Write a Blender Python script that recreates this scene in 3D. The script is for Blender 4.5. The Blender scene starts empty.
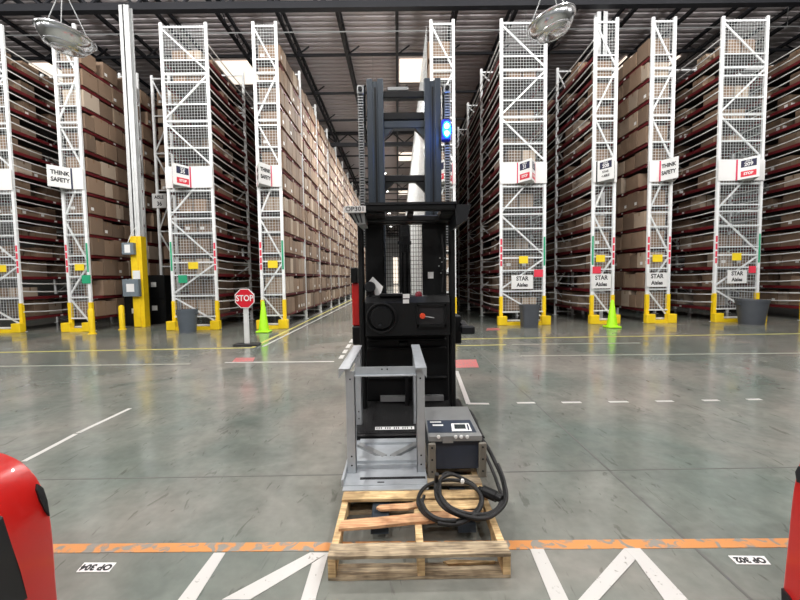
import bpy, math, random
from mathutils import Vector, Matrix
random.seed(7)
R = math.radians
C = bpy.context.scene.collection
sc = bpy.context.scene

# ------------------------------------------------------------------ camera
F, H, RO = 385.0, 1.62, 0.0145
yv = Vector((-2, 22.3, -F)).normalized()
zv = Vector((-math.sin(RO), math.cos(RO), 0)); zv -= zv.dot(yv)*yv; zv.normalize()
xv = yv.cross(zv)
ROT = Matrix((xv, yv, zv))            # camera -> world
cd = bpy.data.cameras.new('camera'); cam = bpy.data.objects.new('camera', cd); C.objects.link(cam)
cd.sensor_width = 36; cd.lens = F/800*36; cd.clip_start = 0.05; cd.clip_end = 400
cam.matrix_world = Matrix.Translation((0, 0, H)) @ ROT.to_4x4()
sc.camera = cam
def ray(px, py): return ROT @ Vector((px-400, 300-py, -F))
def g(px, py, z=0.0):
    d = ray(px, py); t = (z-H)/d.z; return (d.x*t, d.y*t, z)
def at(px, py, y):
    d = ray(px, py); t = y/d.y; return Vector((d.x*t, y, H+d.z*t))
def proj(x, y, z):
    c = ROT.transposed() @ Vector((x, y, z-H)); return 400+F*c.x/-c.z, 300-F*c.y/-c.z

# ------------------------------------------------------------------ materials
def nodes(name):
    m = bpy.data.materials.new(name); m.use_nodes = True
    nt = m.node_tree; return m, nt, nt.nodes['Principled BSDF']
def s2l(c): return tuple((x/255/12.92 if x/255 <= .04045 else ((x/255+.055)/1.055)**2.4) for x in c)+(1,)
def mat(name, rgb, rough=.5, metal=0, var=.12, scale=8, emit=0, bump=0, alpha=1, coat=0, spec=.5):
    m, nt, b = nodes(name); N = nt.nodes; L = nt.links
    c = s2l(rgb)
    b.inputs['Roughness'].default_value = rough; b.inputs['Metallic'].default_value = metal
    b.inputs['Specular IOR Level'].default_value = spec
    b.inputs['Coat Weight'].default_value = coat
    b.inputs['Alpha'].default_value = alpha
    if emit:
        b.inputs['Base Color'].default_value = c
        b.inputs['Emission Color'].default_value = c; b.inputs['Emission Strength'].default_value = emit
        return m
    tc = N.new('ShaderNodeTexCoord'); n = N.new('ShaderNodeTexNoise'); n.inputs['Scale'].default_value = scale
    n.inputs['Detail'].default_value = 4
    L.new(tc.outputs['Object'], n.inputs['Vector'])
    mx = N.new('ShaderNodeMix'); mx.data_type = 'RGBA'
    mx.inputs['A'].default_value = tuple(x*(1-var) for x in c[:3])+(1,)
    mx.inputs['B'].default_value = tuple(min(1, x*(1+var)) for x in c[:3])+(1,)
    L.new(n.outputs['Fac'], mx.inputs['Factor']); L.new(mx.outputs['Result'], b.inputs['Base Color'])
    if bump:
        bp = N.new('ShaderNodeBump'); bp.inputs['Strength'].default_value = bump; bp.inputs['Distance'].default_value = .01
        L.new(n.outputs['Fac'], bp.inputs['Height']); L.new(bp.outputs['Normal'], b.inputs['Normal'])
    return m
M = {}
M['white'] = mat('white_enamel', (214, 216, 216), .4)
M['post'] = mat('rack_white', (238, 240, 240), .4)
M['wire'] = mat('wire_white', (222, 226, 226), .45)
M['cable'] = mat('cable_white', (242, 242, 238), .45)
M['red'] = mat('beam_red', (104, 26, 32), .5, var=.2)
M['deck'] = mat('shelf_deck', (62, 54, 52), .7)
M['yellow'] = mat('safety_yellow', (250, 208, 26), .45)
M['black'] = mat('black_paint', (15, 16, 17), .5, spec=.28)
M['rubber'] = mat('black_rubber', (20, 20, 21), .6, bump=.3, scale=60)
M['dark'] = mat('dark_plastic', (25, 27, 30), .55, spec=.3)
M['mast'] = mat('mast_steel', (54, 62, 70), .4, metal=.3)
M['roofsteel'] = mat('roof_steel', (36, 37, 42), .6)
M['galv'] = mat('galvanised_steel', (180, 185, 189), .4, metal=.4, var=.15, scale=14)
M['chrome'] = mat('chrome', (238, 240, 242), .2, metal=1, var=.03)
M['grey'] = mat('grey_metal', (150, 152, 152), .4, metal=.4)
M['olive'] = mat('bracket_paint', (112, 108, 98), .55)
M['navy'] = mat('navy_panel', (52, 60, 74), .4)
M['screen'] = mat('screen', (52, 58, 60), .2)
M['label'] = mat('label_white', (232, 232, 230), .5, var=.03)
M['ink'] = mat('ink_black', (22, 22, 24), .6)
M['inknavy'] = mat('ink_navy', (34, 36, 66), .6)
M['inkred'] = mat('ink_red', (214, 48, 66), .5)
M['magenta'] = mat('edge_red', (206, 42, 84), .5)
M['tagy'] = mat('tag_yellow', (246, 214, 40), .5)
M['tagr'] = mat('tag_red', (226, 58, 80), .5)
M['tagg'] = mat('tag_green', (40, 160, 116), .5)
M['stopred'] = mat('stop_red', (206, 24, 44), .4)
M['lime'] = mat('cone_lime', (176, 244, 20), .5)
M['can'] = mat('can_grey', (84, 92, 100), .5)
M['cang'] = mat('can_dark', (72, 76, 82), .5)
M['truckred'] = mat('truck_red', (190, 26, 22), .28, coat=.5, var=.06)
M['truckblk'] = mat('truck_black', (24, 25, 27), .5)
M['boxgrey'] = mat('box_grey', (110, 122, 130), .5)
M['concr'] = mat('plain_concrete', (120, 118, 114), .8)
M['blue'] = mat('blue_halo_glow', (10, 110, 255), emit=3)  # painted halo glow around the blue lamp
M['cyan'] = mat('blue_led_core', (120, 225, 255), emit=12)
M['bluespill'] = mat('blue_spill_case', (14, 40, 170), .4)  # the lamp's blue spill put into the case colour
M['lamp'] = mat('lamp_glow', (255, 252, 245), emit=14)
M['sky'] = mat('skylight_glow', (255, 240, 222), emit=1.3)
M['orange'] = mat('orange_plastic', (226, 74, 40), .4)
M['clear'] = mat('clear_lens', (170, 172, 170), .3, alpha=.55)
M['darkred'] = mat('dark_red_plastic', (120, 20, 36), .4)
M['text'] = M['ink']

def m_box():
    m, nt, b = nodes('kraft_cardboard'); N = nt.nodes; L = nt.links
    gm = N.new('ShaderNodeNewGeometry'); oi = N.new('ShaderNodeObjectInfo')
    ad = N.new('ShaderNodeMath'); ad.operation = 'ADD'; L.new(gm.outputs['Random Per Island'], ad.inputs[0]); L.new(oi.outputs['Random'], ad.inputs[1])
    fr = N.new('ShaderNodeMath'); fr.operation = 'FRACT'; L.new(ad.outputs[0], fr.inputs[0])
    cr = N.new('ShaderNodeValToRGB'); L.new(fr.outputs[0], cr.inputs['Fac'])
    e = cr.color_ramp.elements
    e[0].position = 0; e[0].color = s2l((108, 90, 75)); e[1].position = 1; e[1].color = s2l((160, 138, 116))
    for p, c in ((.3, (132, 110, 91)), (.55, (146, 122, 101)), (.8, (121, 100, 82)), (.93, (186, 170, 152))):
        q = e.new(p); q.color = s2l(c)
    tc = N.new('ShaderNodeTexCoord'); n = N.new('ShaderNodeTexNoise'); n.inputs['Scale'].default_value = 5
    L.new(tc.outputs['Object'], n.inputs['Vector'])
    mx = N.new('ShaderNodeMix'); mx.data_type = 'RGBA'; mx.blend_type = 'MULTIPLY'; mx.inputs['Factor'].default_value = .35
    L.new(cr.outputs['Color'], mx.inputs['A']); L.new(n.outputs['Color'], mx.inputs['B'])
    L.new(cr.outputs['Color'], b.inputs['Base Color']); b.inputs['Roughness'].default_value = .75
    return m
M['box'] = m_box()
M['tape'] = mat('packing_tape', (128, 98, 70), .35)

def m_wood(name, c1, c2):
    m, nt, b = nodes(name); N = nt.nodes; L = nt.links
    tc = N.new('ShaderNodeTexCoord'); mp = N.new('ShaderNodeMapping'); mp.inputs['Scale'].default_value = (2, 22, 22)
    L.new(tc.outputs['Object'], mp.inputs['Vector'])
    n = N.new('ShaderNodeTexNoise'); n.inputs['Scale'].default_value = 3; n.inputs['Detail'].default_value = 7; n.inputs['Distortion'].default_value = .8
    L.new(mp.outputs['Vector'], n.inputs['Vector'])
    cr = N.new('ShaderNodeValToRGB'); cr.color_ramp.elements[0].position = .32; cr.color_ramp.elements[1].position = .66
    cr.color_ramp.elements[0].color = s2l(c1); cr.color_ramp.elements[1].color = s2l(c2)
    L.new(n.outputs['Fac'], cr.inputs['Fac'])
    n2 = N.new('ShaderNodeTexNoise'); n2.inputs['Scale'].default_value = 9; L.new(tc.outputs['Object'], n2.inputs['Vector'])
    cr2 = N.new('ShaderNodeValToRGB'); cr2.color_ramp.elements[0].position = .38; cr2.color_ramp.elements[1].position = .55
    cr2.color_ramp.elements[0].color = (.45, .42, .38, 1); cr2.color_ramp.elements[1].color = (1, 1, 1, 1)
    L.new(n2.outputs['Fac'], cr2.inputs['Fac'])
    mx = N.new('ShaderNodeMix'); mx.data_type = 'RGBA'; mx.blend_type = 'MULTIPLY'; mx.inputs['Factor'].default_value = .7
    L.new(cr.outputs['Color'], mx.inputs['A']); L.new(cr2.outputs['Color'], mx.inputs['B'])
    L.new(mx.outputs['Result'], b.inputs['Base Color']); b.inputs['Roughness'].default_value = .75
    bp = N.new('ShaderNodeBump'); bp.inputs['Strength'].default_value = .4; bp.inputs['Distance'].default_value = .004
    L.new(n.outputs['Fac'], bp.inputs['Height']); L.new(bp.outputs['Normal'], b.inputs['Normal'])
    return m
M['wood'] = m_wood('pallet_wood', (186, 150, 104), (238, 208, 156))
M['woodg'] = m_wood('weathered_wood', (118, 104, 86), (200, 180, 148))
M['woodr'] = m_wood('raw_wood', (186, 128, 88), (226, 184, 140))

def m_floor():
    m, nt, b = nodes('sealed_concrete'); N = nt.nodes; L = nt.links
    tc = N.new('ShaderNodeTexCoord')
    def noise(s, d=5, dist=0, sc_=(1, 1, 1)):
        mp = N.new('ShaderNodeMapping'); mp.inputs['Scale'].default_value = sc_; L.new(tc.outputs['Object'], mp.inputs['Vector'])
        n = N.new('ShaderNodeTexNoise'); n.inputs['Scale'].default_value = s; n.inputs['Detail'].default_value = d; n.inputs['Distortion'].default_value = dist
        L.new(mp.outputs['Vector'], n.inputs['Vector']); return n
    def ramp(src, p0, c0, p1, c1):
        r = N.new('ShaderNodeValToRGB'); r.color_ramp.elements[0].position = p0; r.color_ramp.elements[0].color = c0
        r.color_ramp.elements[1].position = p1; r.color_ramp.elements[1].color = c1; L.new(src.outputs['Fac'], r.inputs['Fac']); return r
    def mul(a, b_, f=1):
        x = N.new('ShaderNodeMix'); x.data_type = 'RGBA'; x.blend_type = 'MULTIPLY'; x.inputs['Factor'].default_value = f
        L.new(a, x.inputs['A']); L.new(b_, x.inputs['B']); return x.outputs['Result']
    big = ramp(noise(.45, 6, .6), .36, s2l((108, 117, 111)), .64, s2l((143, 139, 132)))
    mid = ramp(noise(2.6, 8, .9), .3, (.83, .84, .83, 1), .62, (1.06, 1.05, 1.04, 1))
    fine = ramp(noise(14, 10), .3, (.9, .9, .9, 1), .7, (1.06, 1.06, 1.06, 1))
    scuff = ramp(noise(2.6, 9, 2.5, (3.0, .8, 1)), .31, (.62, .62, .6, 1), .37, (1, 1, 1, 1))
    col = mul(mul(mul(big.outputs['Color'], mid.outputs['Color']), fine.outputs['Color']), scuff.outputs['Color'], .85)
    L.new(col, b.inputs['Base Color'])
    rr = ramp(noise(1.6, 6, .5), .3, (.10, .10, .10, 1), .75, (.25, .25, .25, 1)); L.new(rr.outputs['Color'], b.inputs['Roughness'])
    bp = N.new('ShaderNodeBump'); bp.inputs['Strength'].default_value = .06; bp.inputs['Distance'].default_value = .02
    L.new(noise(3, 3).outputs['Fac'], bp.inputs['Height']); L.new(bp.outputs['Normal'], b.inputs['Normal'])
    b.inputs['Specular IOR Level'].default_value = .55
    return m
M['floor'] = m_floor()

def m_paint(name, rgb, wear=.40, scale=22):
    """worn floor paint: the bare concrete colour shows in irregular worn spots"""
    m, nt, b = nodes(name); N = nt.nodes; L = nt.links
    tc = N.new('ShaderNodeTexCoord'); n = N.new('ShaderNodeTexNoise'); n.inputs['Scale'].default_value = scale; n.inputs['Detail'].default_value = 8
    n.inputs['Distortion'].default_value = 1.2
    L.new(tc.outputs['Object'], n.inputs['Vector'])
    cr = N.new('ShaderNodeValToRGB'); cr.color_ramp.elements[0].position = wear-.05; cr.color_ramp.elements[1].position = wear+.02
    cr.color_ramp.elements[0].color = s2l((138, 134, 126)); cr.color_ramp.elements[1].color = s2l(rgb)
    L.new(n.outputs['Fac'], cr.inputs['Fac']); L.new(cr.outputs['Color'], b.inputs['Base Color']); b.inputs['Roughness'].default_value = .4
    return m
M['pw'] = m_paint('floor_paint_white', (200, 198, 194), .34)
M['po'] = m_paint('floor_paint_orange', (206, 140, 80), .46, 11)
M['py'] = m_paint('floor_paint_yellow', (206, 196, 112), .36)
M['pf'] = m_paint('floor_paint_faint', (172, 170, 158), .40)
M['pr'] = m_paint('floor_sticker_red', (204, 104, 106), .47, 30)
M['joint'] = mat('floor_joint', (92, 92, 89), .8)

def m_ceil():
    m, nt, b = nodes('steel_roof_deck'); N = nt.nodes; L = nt.links
    tc = N.new('ShaderNodeTexCoord'); n = N.new('ShaderNodeTexNoise'); n.inputs['Scale'].default_value = .8; n.inputs['Detail'].default_value = 3
    L.new(tc.outputs['Object'], n.inputs['Vector'])
    cr = N.new('ShaderNodeValToRGB'); cr.color_ramp.elements[0].color = s2l((196, 188, 190)); cr.color_ramp.elements[1].color = s2l((196, 188, 190))
    L.new(n.outputs['Fac'], cr.inputs['Fac']); L.new(cr.outputs['Color'], b.inputs['Base Color']); b.inputs['Roughness'].default_value = .6
    return m
M['ceil'] = m_ceil()

# ------------------------------------------------------------------ mesh builder
WL = {}      # world location of each parent
class MB:
    def __init__(s): s.v = []; s.f = []; s.m = []; s.mats = []
    def mi(s, k):
        if k not in s.mats: s.mats.append(k)
        return s.mats.index(k)
    def add(s, vs, fs, k):
        b = len(s.v); s.v += [tuple(v) for v in vs]; i = s.mi(k)
        for f in fs: s.f.append(tuple(b+j for j in f)); s.m.append(i)
    def box(s, x0, x1, y0, y1, z0, z1, k):
        vs = [(x, y, z) for z in (z0, z1) for y in (y0, y1) for x in (x0, x1)]
        s.add(vs, [(0, 2, 3, 1), (4, 5, 7, 6), (0, 1, 5, 4), (2, 6, 7, 3), (0, 4, 6, 2), (1, 3, 7, 5)], k); return s
    def cbox(s, x0, x1, y0, y1, z0, z1, k, c=.01):
        """box with chamfered edges"""
        X = (x0, x1); Y = (y0, y1); Z = (z0, z1)
        vs = []; idx = {}
        for i in (0, 1):
            for j in (0, 1):
                for l in (0, 1):
                    p = (X[i], Y[j], Z[l]); d = (1 if i == 0 else -1, 1 if j == 0 else -1, 1 if l == 0 else -1)
                    for ax in range(3):
                        q = [p[a]+(d[a]*c if a != ax else 0) for a in range(3)]
                        # vertex lying on the face normal to ax
                        idx[(i, j, l, ax)] = len(vs); vs.append(q)
        fs = []
        def I(i, j, l, ax): return idx[(i, j, l, ax)]
        for a in (0, 1):
            fs.append([I(a, 0, 0, 0), I(a, 1, 0, 0), I(a, 1, 1, 0), I(a, 0, 1, 0)])
            fs.append([I(0, a, 0, 1), I(1, a, 0, 1), I(1, a, 1, 1), I(0, a, 1, 1)])
            fs.append([I(0, 0, a, 2), I(1, 0, a, 2), I(1, 1, a, 2), I(0, 1, a, 2)])
        for a in (0, 1):
            for b_ in (0, 1):
                fs.append([I(a, b_, 0, 0), I(a, b_, 1, 0), I(a, b_, 1, 1), I(a, b_, 0, 1)])
                fs.append([I(a, 0, b_, 0), I(a, 1, b_, 0), I(a, 1, b_, 2), I(a, 0, b_, 2)])
                fs.append([I(0, a, b_, 1), I(1, a, b_, 1), I(1, a, b_, 2), I(0, a, b_, 2)])
        for i in (0, 1):
            for j in (0, 1):
                for l in (0, 1): fs.append([I(i, j, l, 0), I(i, j, l, 1), I(i, j, l, 2)])
        s.add(vs, fs, k); s.fix = True; return s
    def bar(s, a, b, w, h, k, up=(0, 0, 1)):
        a = Vector(a); b = Vector(b); d = (b-a).normalized(); u = Vector(up)
        if abs(d.dot(u)) > .98: u = Vector((0, 1, 0))
        r = d.cross(u).normalized(); u = r.cross(d)
        vs = [p+r*i*w/2+u*j*h/2 for p in (a, b) for (i, j) in ((-1, -1), (1, -1), (1, 1), (-1, 1))]
        s.add(vs, [(3, 2, 1, 0), (4, 5, 6, 7), (0, 1, 5, 4), (1, 2, 6, 5), (2, 3, 7, 6), (3, 0, 4, 7)], k); return s
    def tube(s, pts, r, k, n=8, closed=False, rs=None):
        pts = [Vector(p) for p in pts]; N_ = len(pts); vs = []; prev = None
        for i, p in enumerate(pts):
            a = pts[(i-1) % N_] if (closed or i) else p; b = pts[(i+1) % N_] if (closed or i < N_-1) else p
            d = (b-a).normalized()
            if prev is None:
                u = Vector((0, 0, 1)) if abs(d.z) < .9 else Vector((1, 0, 0))
            else: u = prev
            rr = d.cross(u).normalized(); u = rr.cross(d); prev = u
            q = rs[i] if rs else r
            vs += [p+(rr*math.cos(t)+u*math.sin(t))*q for t in [2*math.pi*j/n for j in range(n)]]
        fs = []
        for i in range(N_ if closed else N_-1):
            i2 = (i+1) % N_
            for j in range(n): fs.append((i*n+j, i*n+(j+1) % n, i2*n+(j+1) % n, i2*n+j))
        if not closed: fs += [tuple(range(n))[::-1], tuple((N_-1)*n+j for j in range(n))]
        s.add(vs, fs, k); return s
    def lathe(s, prof, k, c=(0, 0, 0), n=24, M_=None):
        vs = []
        for (r, z) in prof:
            for j in range(n):
                t = 2*math.pi*j/n; p = Vector((r*math.cos(t), r*math.sin(t), z))
                if M_: p = M_ @ p
                vs.append(p+Vector(c))
        fs = []
        for i in range(len(prof)-1):
            for j in range(n): fs.append((i*n+j, i*n+(j+1) % n, (i+1)*n+(j+1) % n, (i+1)*n+j))
        if prof[0][0] > 0: fs.append(tuple(range(n))[::-1])
        if prof[-1][0] > 0: fs.append(tuple((len(prof)-1)*n+j for j in range(n)))
        s.add(vs, fs, k); return s
    def prism(s, poly, a, b, k, axis=1):
        """polygon in the plane across axis, extruded from a to b"""
        n = len(poly)
        def P(u, v, w): return [(w, u, v), (u, w, v), (u, v, w)][axis]
        vs = [P(u, v, a) for u, v in poly]+[P(u, v, b) for u, v in poly]
        fs = [tuple(range(n)), tuple(range(2*n-1, n-1, -1))]+[(i, (i+n), ((i+1) % n)+n, (i+1) % n) for i in range(n)]
        s.add(vs, fs, k); s.fix = True; return s
    fix = False
    def build(s, name, parent=None, smooth=False, loc=None):
        me = bpy.data.meshes.new(name)
        off = Vector(loc) if loc is not None else (WL[parent] if parent is not None else Vector((0, 0, 0)))
        me.from_pydata([(v[0]-off[0], v[1]-off[1], v[2]-off[2]) for v in s.v], [], s.f)
        for k in s.mats: me.materials.append(M[k])
        me.polygons.foreach_set('material_index', s.m)
        if s.fix:
            import bmesh
            bm = bmesh.new(); bm.from_mesh(me); bmesh.ops.recalc_face_normals(bm, faces=bm.faces); bm.to_mesh(me); bm.free()
        if smooth:
            me.shade_smooth()
            try: me.set_sharp_from_angle(angle=R(38))
            except Exception: pass
        me.update()
        o = bpy.data.objects.new(name, me); C.objects.link(o)
        if parent is not None: o.parent = parent; WL[o] = WL[parent]
        elif loc is not None: o.location = loc; WL[o] = Vector(loc)
        else: WL[o] = Vector((0, 0, 0))
        return o
def thing(name, label, cat, loc=(0, 0, 0), group=None):
    o = bpy.data.objects.new(name, None); C.objects.link(o); o.location = loc; WL[o] = Vector(loc)
    o.empty_display_size = .1
    o['label'] = label; o['category'] = cat
    if group: o['group'] = group
    return o
def tag(o, label, cat, group=None):
    o['label'] = label; o['category'] = cat
    if group: o['group'] = group
    return o
def struct(o, label=None):
    o['kind'] = 'structure'
    if label: o['label'] = label
    return o
def text_mesh(s, size, mb, mtx, k, bold=.0, sx=1.0, align='CENTER'):
    """adds real lettering, centred on the origin of mtx (text x right, y up)"""
    cu = bpy.data.curves.new('t', 'FONT'); cu.body = s; cu.size = size; cu.align_x = align; cu.align_y = 'CENTER'
    cu.offset = bold; cu.extrude = .0008; cu.resolution_u = 3
    ob = bpy.data.objects.new('t', cu); C.objects.link(ob)
    dg = bpy.context.evaluated_depsgraph_get(); me = bpy.data.meshes.new_from_object(ob.evaluated_get(dg))
    vs = [mtx @ Vector((v.co.x*sx, v.co.y, v.co.z)) for v in me.vertices]
    mb.add(vs, [tuple(p.vertices) for p in me.polygons], k)
    bpy.data.objects.remove(ob); bpy.data.curves.remove(cu); bpy.data.meshes.remove(me)
def frame_mtx(o, xdir, ydir):
    x = Vector(xdir).normalized(); y = Vector(ydir).normalized(); z = x.cross(y)
    m = Matrix((x, y, z)).transposed().to_4x4(); m.translation = Vector(o); return m
ORD = ['first', 'second', 'third', 'fourth', 'fifth', 'sixth', 'seventh', 'eighth', 'ninth', 'tenth', 'eleventh', 'twelfth', 'thirteenth',
       'fourteenth', 'fifteenth', 'sixteenth', 'seventeenth', 'eighteenth', 'nineteenth', 'twentieth', 'twenty-first', 'twenty-second', 'twenty-third',
       'twenty-fourth', 'twenty-fifth', 'twenty-sixth', 'twenty-seventh', 'twenty-eighth', 'twenty-ninth', 'thirtieth']

# ------------------------------------------------------------------ room
b = MB(); b.add([(-34, -16, 0), (34, -16, 0), (34, 92, 0), (-34, 92, 0)], [(0, 1, 2, 3)], 'floor'); struct(b.build('floor'), 'grey sealed concrete warehouse floor')
# corrugated steel roof deck
b = MB(); prof = []; y = -16.0
while y < 92:
    prof += [(y, 12.0), (y+.16, 12.0), (y+.20, 12.07), (y+.30, 12.07)]; y += .34
vs = [(x, p[0], p[1]) for x in (-34, 34) for p in prof]; n = len(prof)
b.add(vs, [(i, i+1, n+i+1, n+i) for i in range(n-1)], 'ceil')
ceil = struct(b.build('ceiling'), 'corrugated steel roof deck')
b = MB(); b.box(-34, 34, 92, 92.3, 0, 12.07, 'white'); struct(b.build('wall_back'))
b = MB(); b.box(-34.3, -34, -16, 92, 0, 12.07, 'concr'); struct(b.build('wall_left'))
b = MB(); b.box(34, 34.3, -16, 92, 0, 12.07, 'concr'); struct(b.build('wall_right'))
b = MB(); b.box(-1.05, .05, 91.9, 91.97, 0.3, 6.4, 'sky'); struct(b.build('window_1'), 'bright daylight opening at the far end of the aisle')
# joists, girders, purlins
for i in range(-12, 13):
    x = .1+2.2*i
    b = MB(); b.box(x-.06, x+.06, -14, 90, 11.35, 11.47, 'roofsteel'); b.box(x-.05, x+.05, -14, 90, 11.88, 12.0, 'roofsteel')
    if -7 < x < 7:
        y = 6.
        while y < 60:
            b.bar((x, y, 11.41), (x, y+.6, 11.94), .03, .03, 'roofsteel'); b.bar((x, y+.6, 11.94), (x, y+1.2, 11.41), .03, .03, 'roofsteel'); y += 1.2
    struct(b.build('roof_joist', ceil))
for y0 in (0, 14, 28, 42, 56, 70, 84):
    b = MB(); b.box(-34, 34, y0-.12, y0+.12, 10.98, 11.22, 'roofsteel'); b.box(-34, 34, y0-.1, y0+.1, 11.8, 11.99, 'roofsteel')
    x = -33.
    while x < 33:
        b.bar((x, y0, 11.2), (x+.8, y0, 11.85), .07, .07, 'roofsteel', (0, 1, 0)); b.bar((x+.8, y0, 11.85), (x+1.6, y0, 11.2), .07, .07, 'roofsteel', (0, 1, 0)); x += 1.6
    struct(b.build('roof_girder', ceil))
    for k in (1, 2, 3):
        yp = y0+3.5*k
        b = MB(); b.box(-34, 34, yp-.045, yp+.045, 11.36, 11.46, 'roofsteel')
        for i in range(-9, 10):
            x = .1+2.2*i; b.bar((x, yp, 11.4), (x+.55, yp, 11.78), .05, .05, 'roofsteel', (0, 1, 0)); b.bar((x, yp, 11.4), (x, yp+.5, 11.9), .05, .05, 'roofsteel', (1, 0, 0))
        struct(b.build('roof_purlin', ceil))
b = MB(); p = at(400, 31, 15.2); b.tube([(-24, 15.2, p.z), (24, 15.2, p.z)], .022, 'grey', 6)
for i in range(-4, 5): b.tube([(i*5, 15.2, p.z), (i*5, 15.2, 12.0)], .01, 'grey', 5)
struct(b.build('sprinkler_pipe', ceil))
for (x0, x1) in ((.22, 1.72), (-8.55, -6.95), (11.0, 11.9), (12.8, 13.6), (-17.3, -15.8)):
    for y0 in (18.9, 32.6, 46.5, 60.5, 74.5):
        b = MB(); b.box(x0, x1, y0, y0+2.1, 11.93, 11.985, 'sky'); struct(b.build('skylight', ceil))
# floor joints
b = MB()
for x in (-15.4, -11.1, 1.73, 6.0, 10.3, 14.6):
    b.box(x-.008, x+.008, -5, 80, .0002, .0012, 'joint')
for y in (-1.6, g(200, 477)[1], 7.3, 11.6):
    b.box(-30, 30, y-.006, y+.006, .0002, .0012, 'joint')
struct(b.build('trim_1'), 'dark saw-cut joints across the concrete floor')
def quadz(pts, k, z=.0016, name='trim', h=.0012):
    """flat painted patch from floor points"""
    b = MB(); n = len(pts)
    w = [g(*p) for p in pts]
    b.add([(x, y, z+h) for x, y, _ in w]+[(x, y, z-.0008) for x, y, _ in w], [tuple(range(n)), tuple(range(2*n-1, n-1, -1))]+[(i, i+n, (i+1) % n+n, (i+1) % n) for i in range(n)], k)
    b.fix = True
    return b
TR = [2]
def trim(bs, label):
    b = MB()
    for q in bs:
        base = len(b.v); b.v += q.v
        for f, m_ in zip(q.f, q.m): b.f.append(tuple(base+i for i in f)); b.m.append(b.mi(q.mats[m_]))
    b.fix = True
    o = b.build('trim_%d' % TR[0]); TR[0] += 1; return struct(o, label)
def line(p, q, w, k, z=.0016):
    a = Vector(g(*p)); c = Vector(g(*q)); d = (c-a).normalized(); r = Vector((-d.y, d.x, 0))*w/2
    b = MB(); P = [a-r, c-r, c+r, a+r]
    b.add([(v.x, v.y, z+.0012) for v in P]+[(v.x, v.y, z-.0008) for v in P], [(0, 1, 2, 3), (7, 6, 5, 4)]+[(i, i+4, (i+1) % 4+4, (i+1) % 4) for i in range(4)], k)
    b.fix = True; return b
# orange band
trim([line((-60, 549.6), (860, 542.5), .078, 'po')], 'worn orange line across the floor')
# white hazard strokes below the orange band
zz = [[(214, 553), (225.5, 553), (186, 616), (166, 616)], [(310, 553), (328.5, 553), (250, 600), (222, 600), (190, 620)][:4],
      [(312, 564), (328.5, 553), (310, 620), (295, 620)],
      [(530, 549.5), (543.5, 549.5), (577, 618), (558, 618)],
      [(624, 549), (640, 549), (634, 562), (583, 618), (563, 618)],
      [(624, 549), (640, 549), (706, 620), (678, 620), (636, 561)]]
for i, q in enumerate(zz): trim([quadz(q, 'pw', .0016+.0006*i)], 'white diagonal hazard stroke on the floor')
trim([line((24, 461.5), (76, 434), .05, 'pw'), line((78, 433), (130, 408.5), .05, 'pw')], 'slanting white line on the left floor')
trim([line((456.5, 371), (468.5, 404), .06, 'pw'), line((468, 403.7), (489, 403.9), .06, 'pw', .0022)], 'white corner line right of the lift truck')
trim([line((x0, y), (x1, y-.2), .055, 'pw') for x0, x1, y in ((517, 535, 403), (562, 581, 402.6), (609, 628, 402), (656, 673, 401.4), (703, 719, 400.6), (747, 761, 399.6))], 'row of short white dashes')
trim([line((225, 362.6), (334, 361.6), .07, 'pw')], 'thin white line left of the lift truck')
trim([line((353-i*3.4, 339+i*5.4), (350.7-i*3.4, 342.5+i*5.4), .09, 'pw') for i in range(4)], 'white dashed line in the main aisle')
trim([line((-10, 352.6), (252, 347.8), .09, 'py'), line((252, 347.8), (356, 297.5), .09, 'py', .0022)], 'yellow walkway line turning into the main aisle')
trim([line((263, 346.5), (353, 302), .07, 'pw')], 'white line beside the yellow aisle line')
trim([line((456, 339.2), (810, 333.5), .09, 'py'), line((456, 345.8), (506, 344.8), .07, 'py')], 'yellow walkway line on the right')
trim([line((-10, 366.5), (190, 364), .06, 'pf')], 'faint worn line on the left floor')
trim([line((520, 356), (810, 353), .06, 'pf'), line((512, 344.5), (640, 343), .07, 'pf')], 'faint worn line on the right floor')
def sticker(pts, label):
    b = quadz(pts, 'pr', .002); b.box(*[0]*6, 'pr') if False else None
    return tag(b.build('floor_sticker'), label, 'floor sticker')
sticker([(455, 360), (476, 359.5), (479, 367.5), (456, 368)], 'worn red and white floor sticker right of the black lift truck')
sticker([(236, 358), (255, 357.6), (253, 361.5), (232, 362)], 'faded red floor sticker in front of the stop sign')
sticker([(487, 328.2), (500, 328), (500, 330.2), (486, 330.6)], 'small faded red floor sticker before the middle wide rack')
def decal(corners, txt, label):
    """corners: upper-left, upper-right, lower-right, lower-left as seen; lettering reads from the far side"""
    w = [Vector(g(*c)) for c in corners]
    b = quadz(corners, 'label', .002)
    cen = sum(w, Vector())/4; xd = (w[0]-w[1]); wid = xd.length
    depth = ((w[0]+w[1])/2-(w[2]+w[3])/2).length
    text_mesh(txt, depth*.86, b, frame_mtx((cen.x, cen.y, .0034), xd, (w[3]-w[0]).normalized().lerp((w[2]-w[1]).normalized(), .5)), 'ink', .003, .92)
    return tag(b.build('floor_label'), label, 'floor label')
decal([(84.5, 563), (116.5, 563), (109, 572.2), (76, 572.5)], 'OP 304', 'white floor label reading OP 304 beside the left red truck')
decal([(728, 556), (764, 556.5), (771, 565), (737, 564.5)], 'OP 302', 'white floor label reading OP 302 beside the right red truck')

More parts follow.
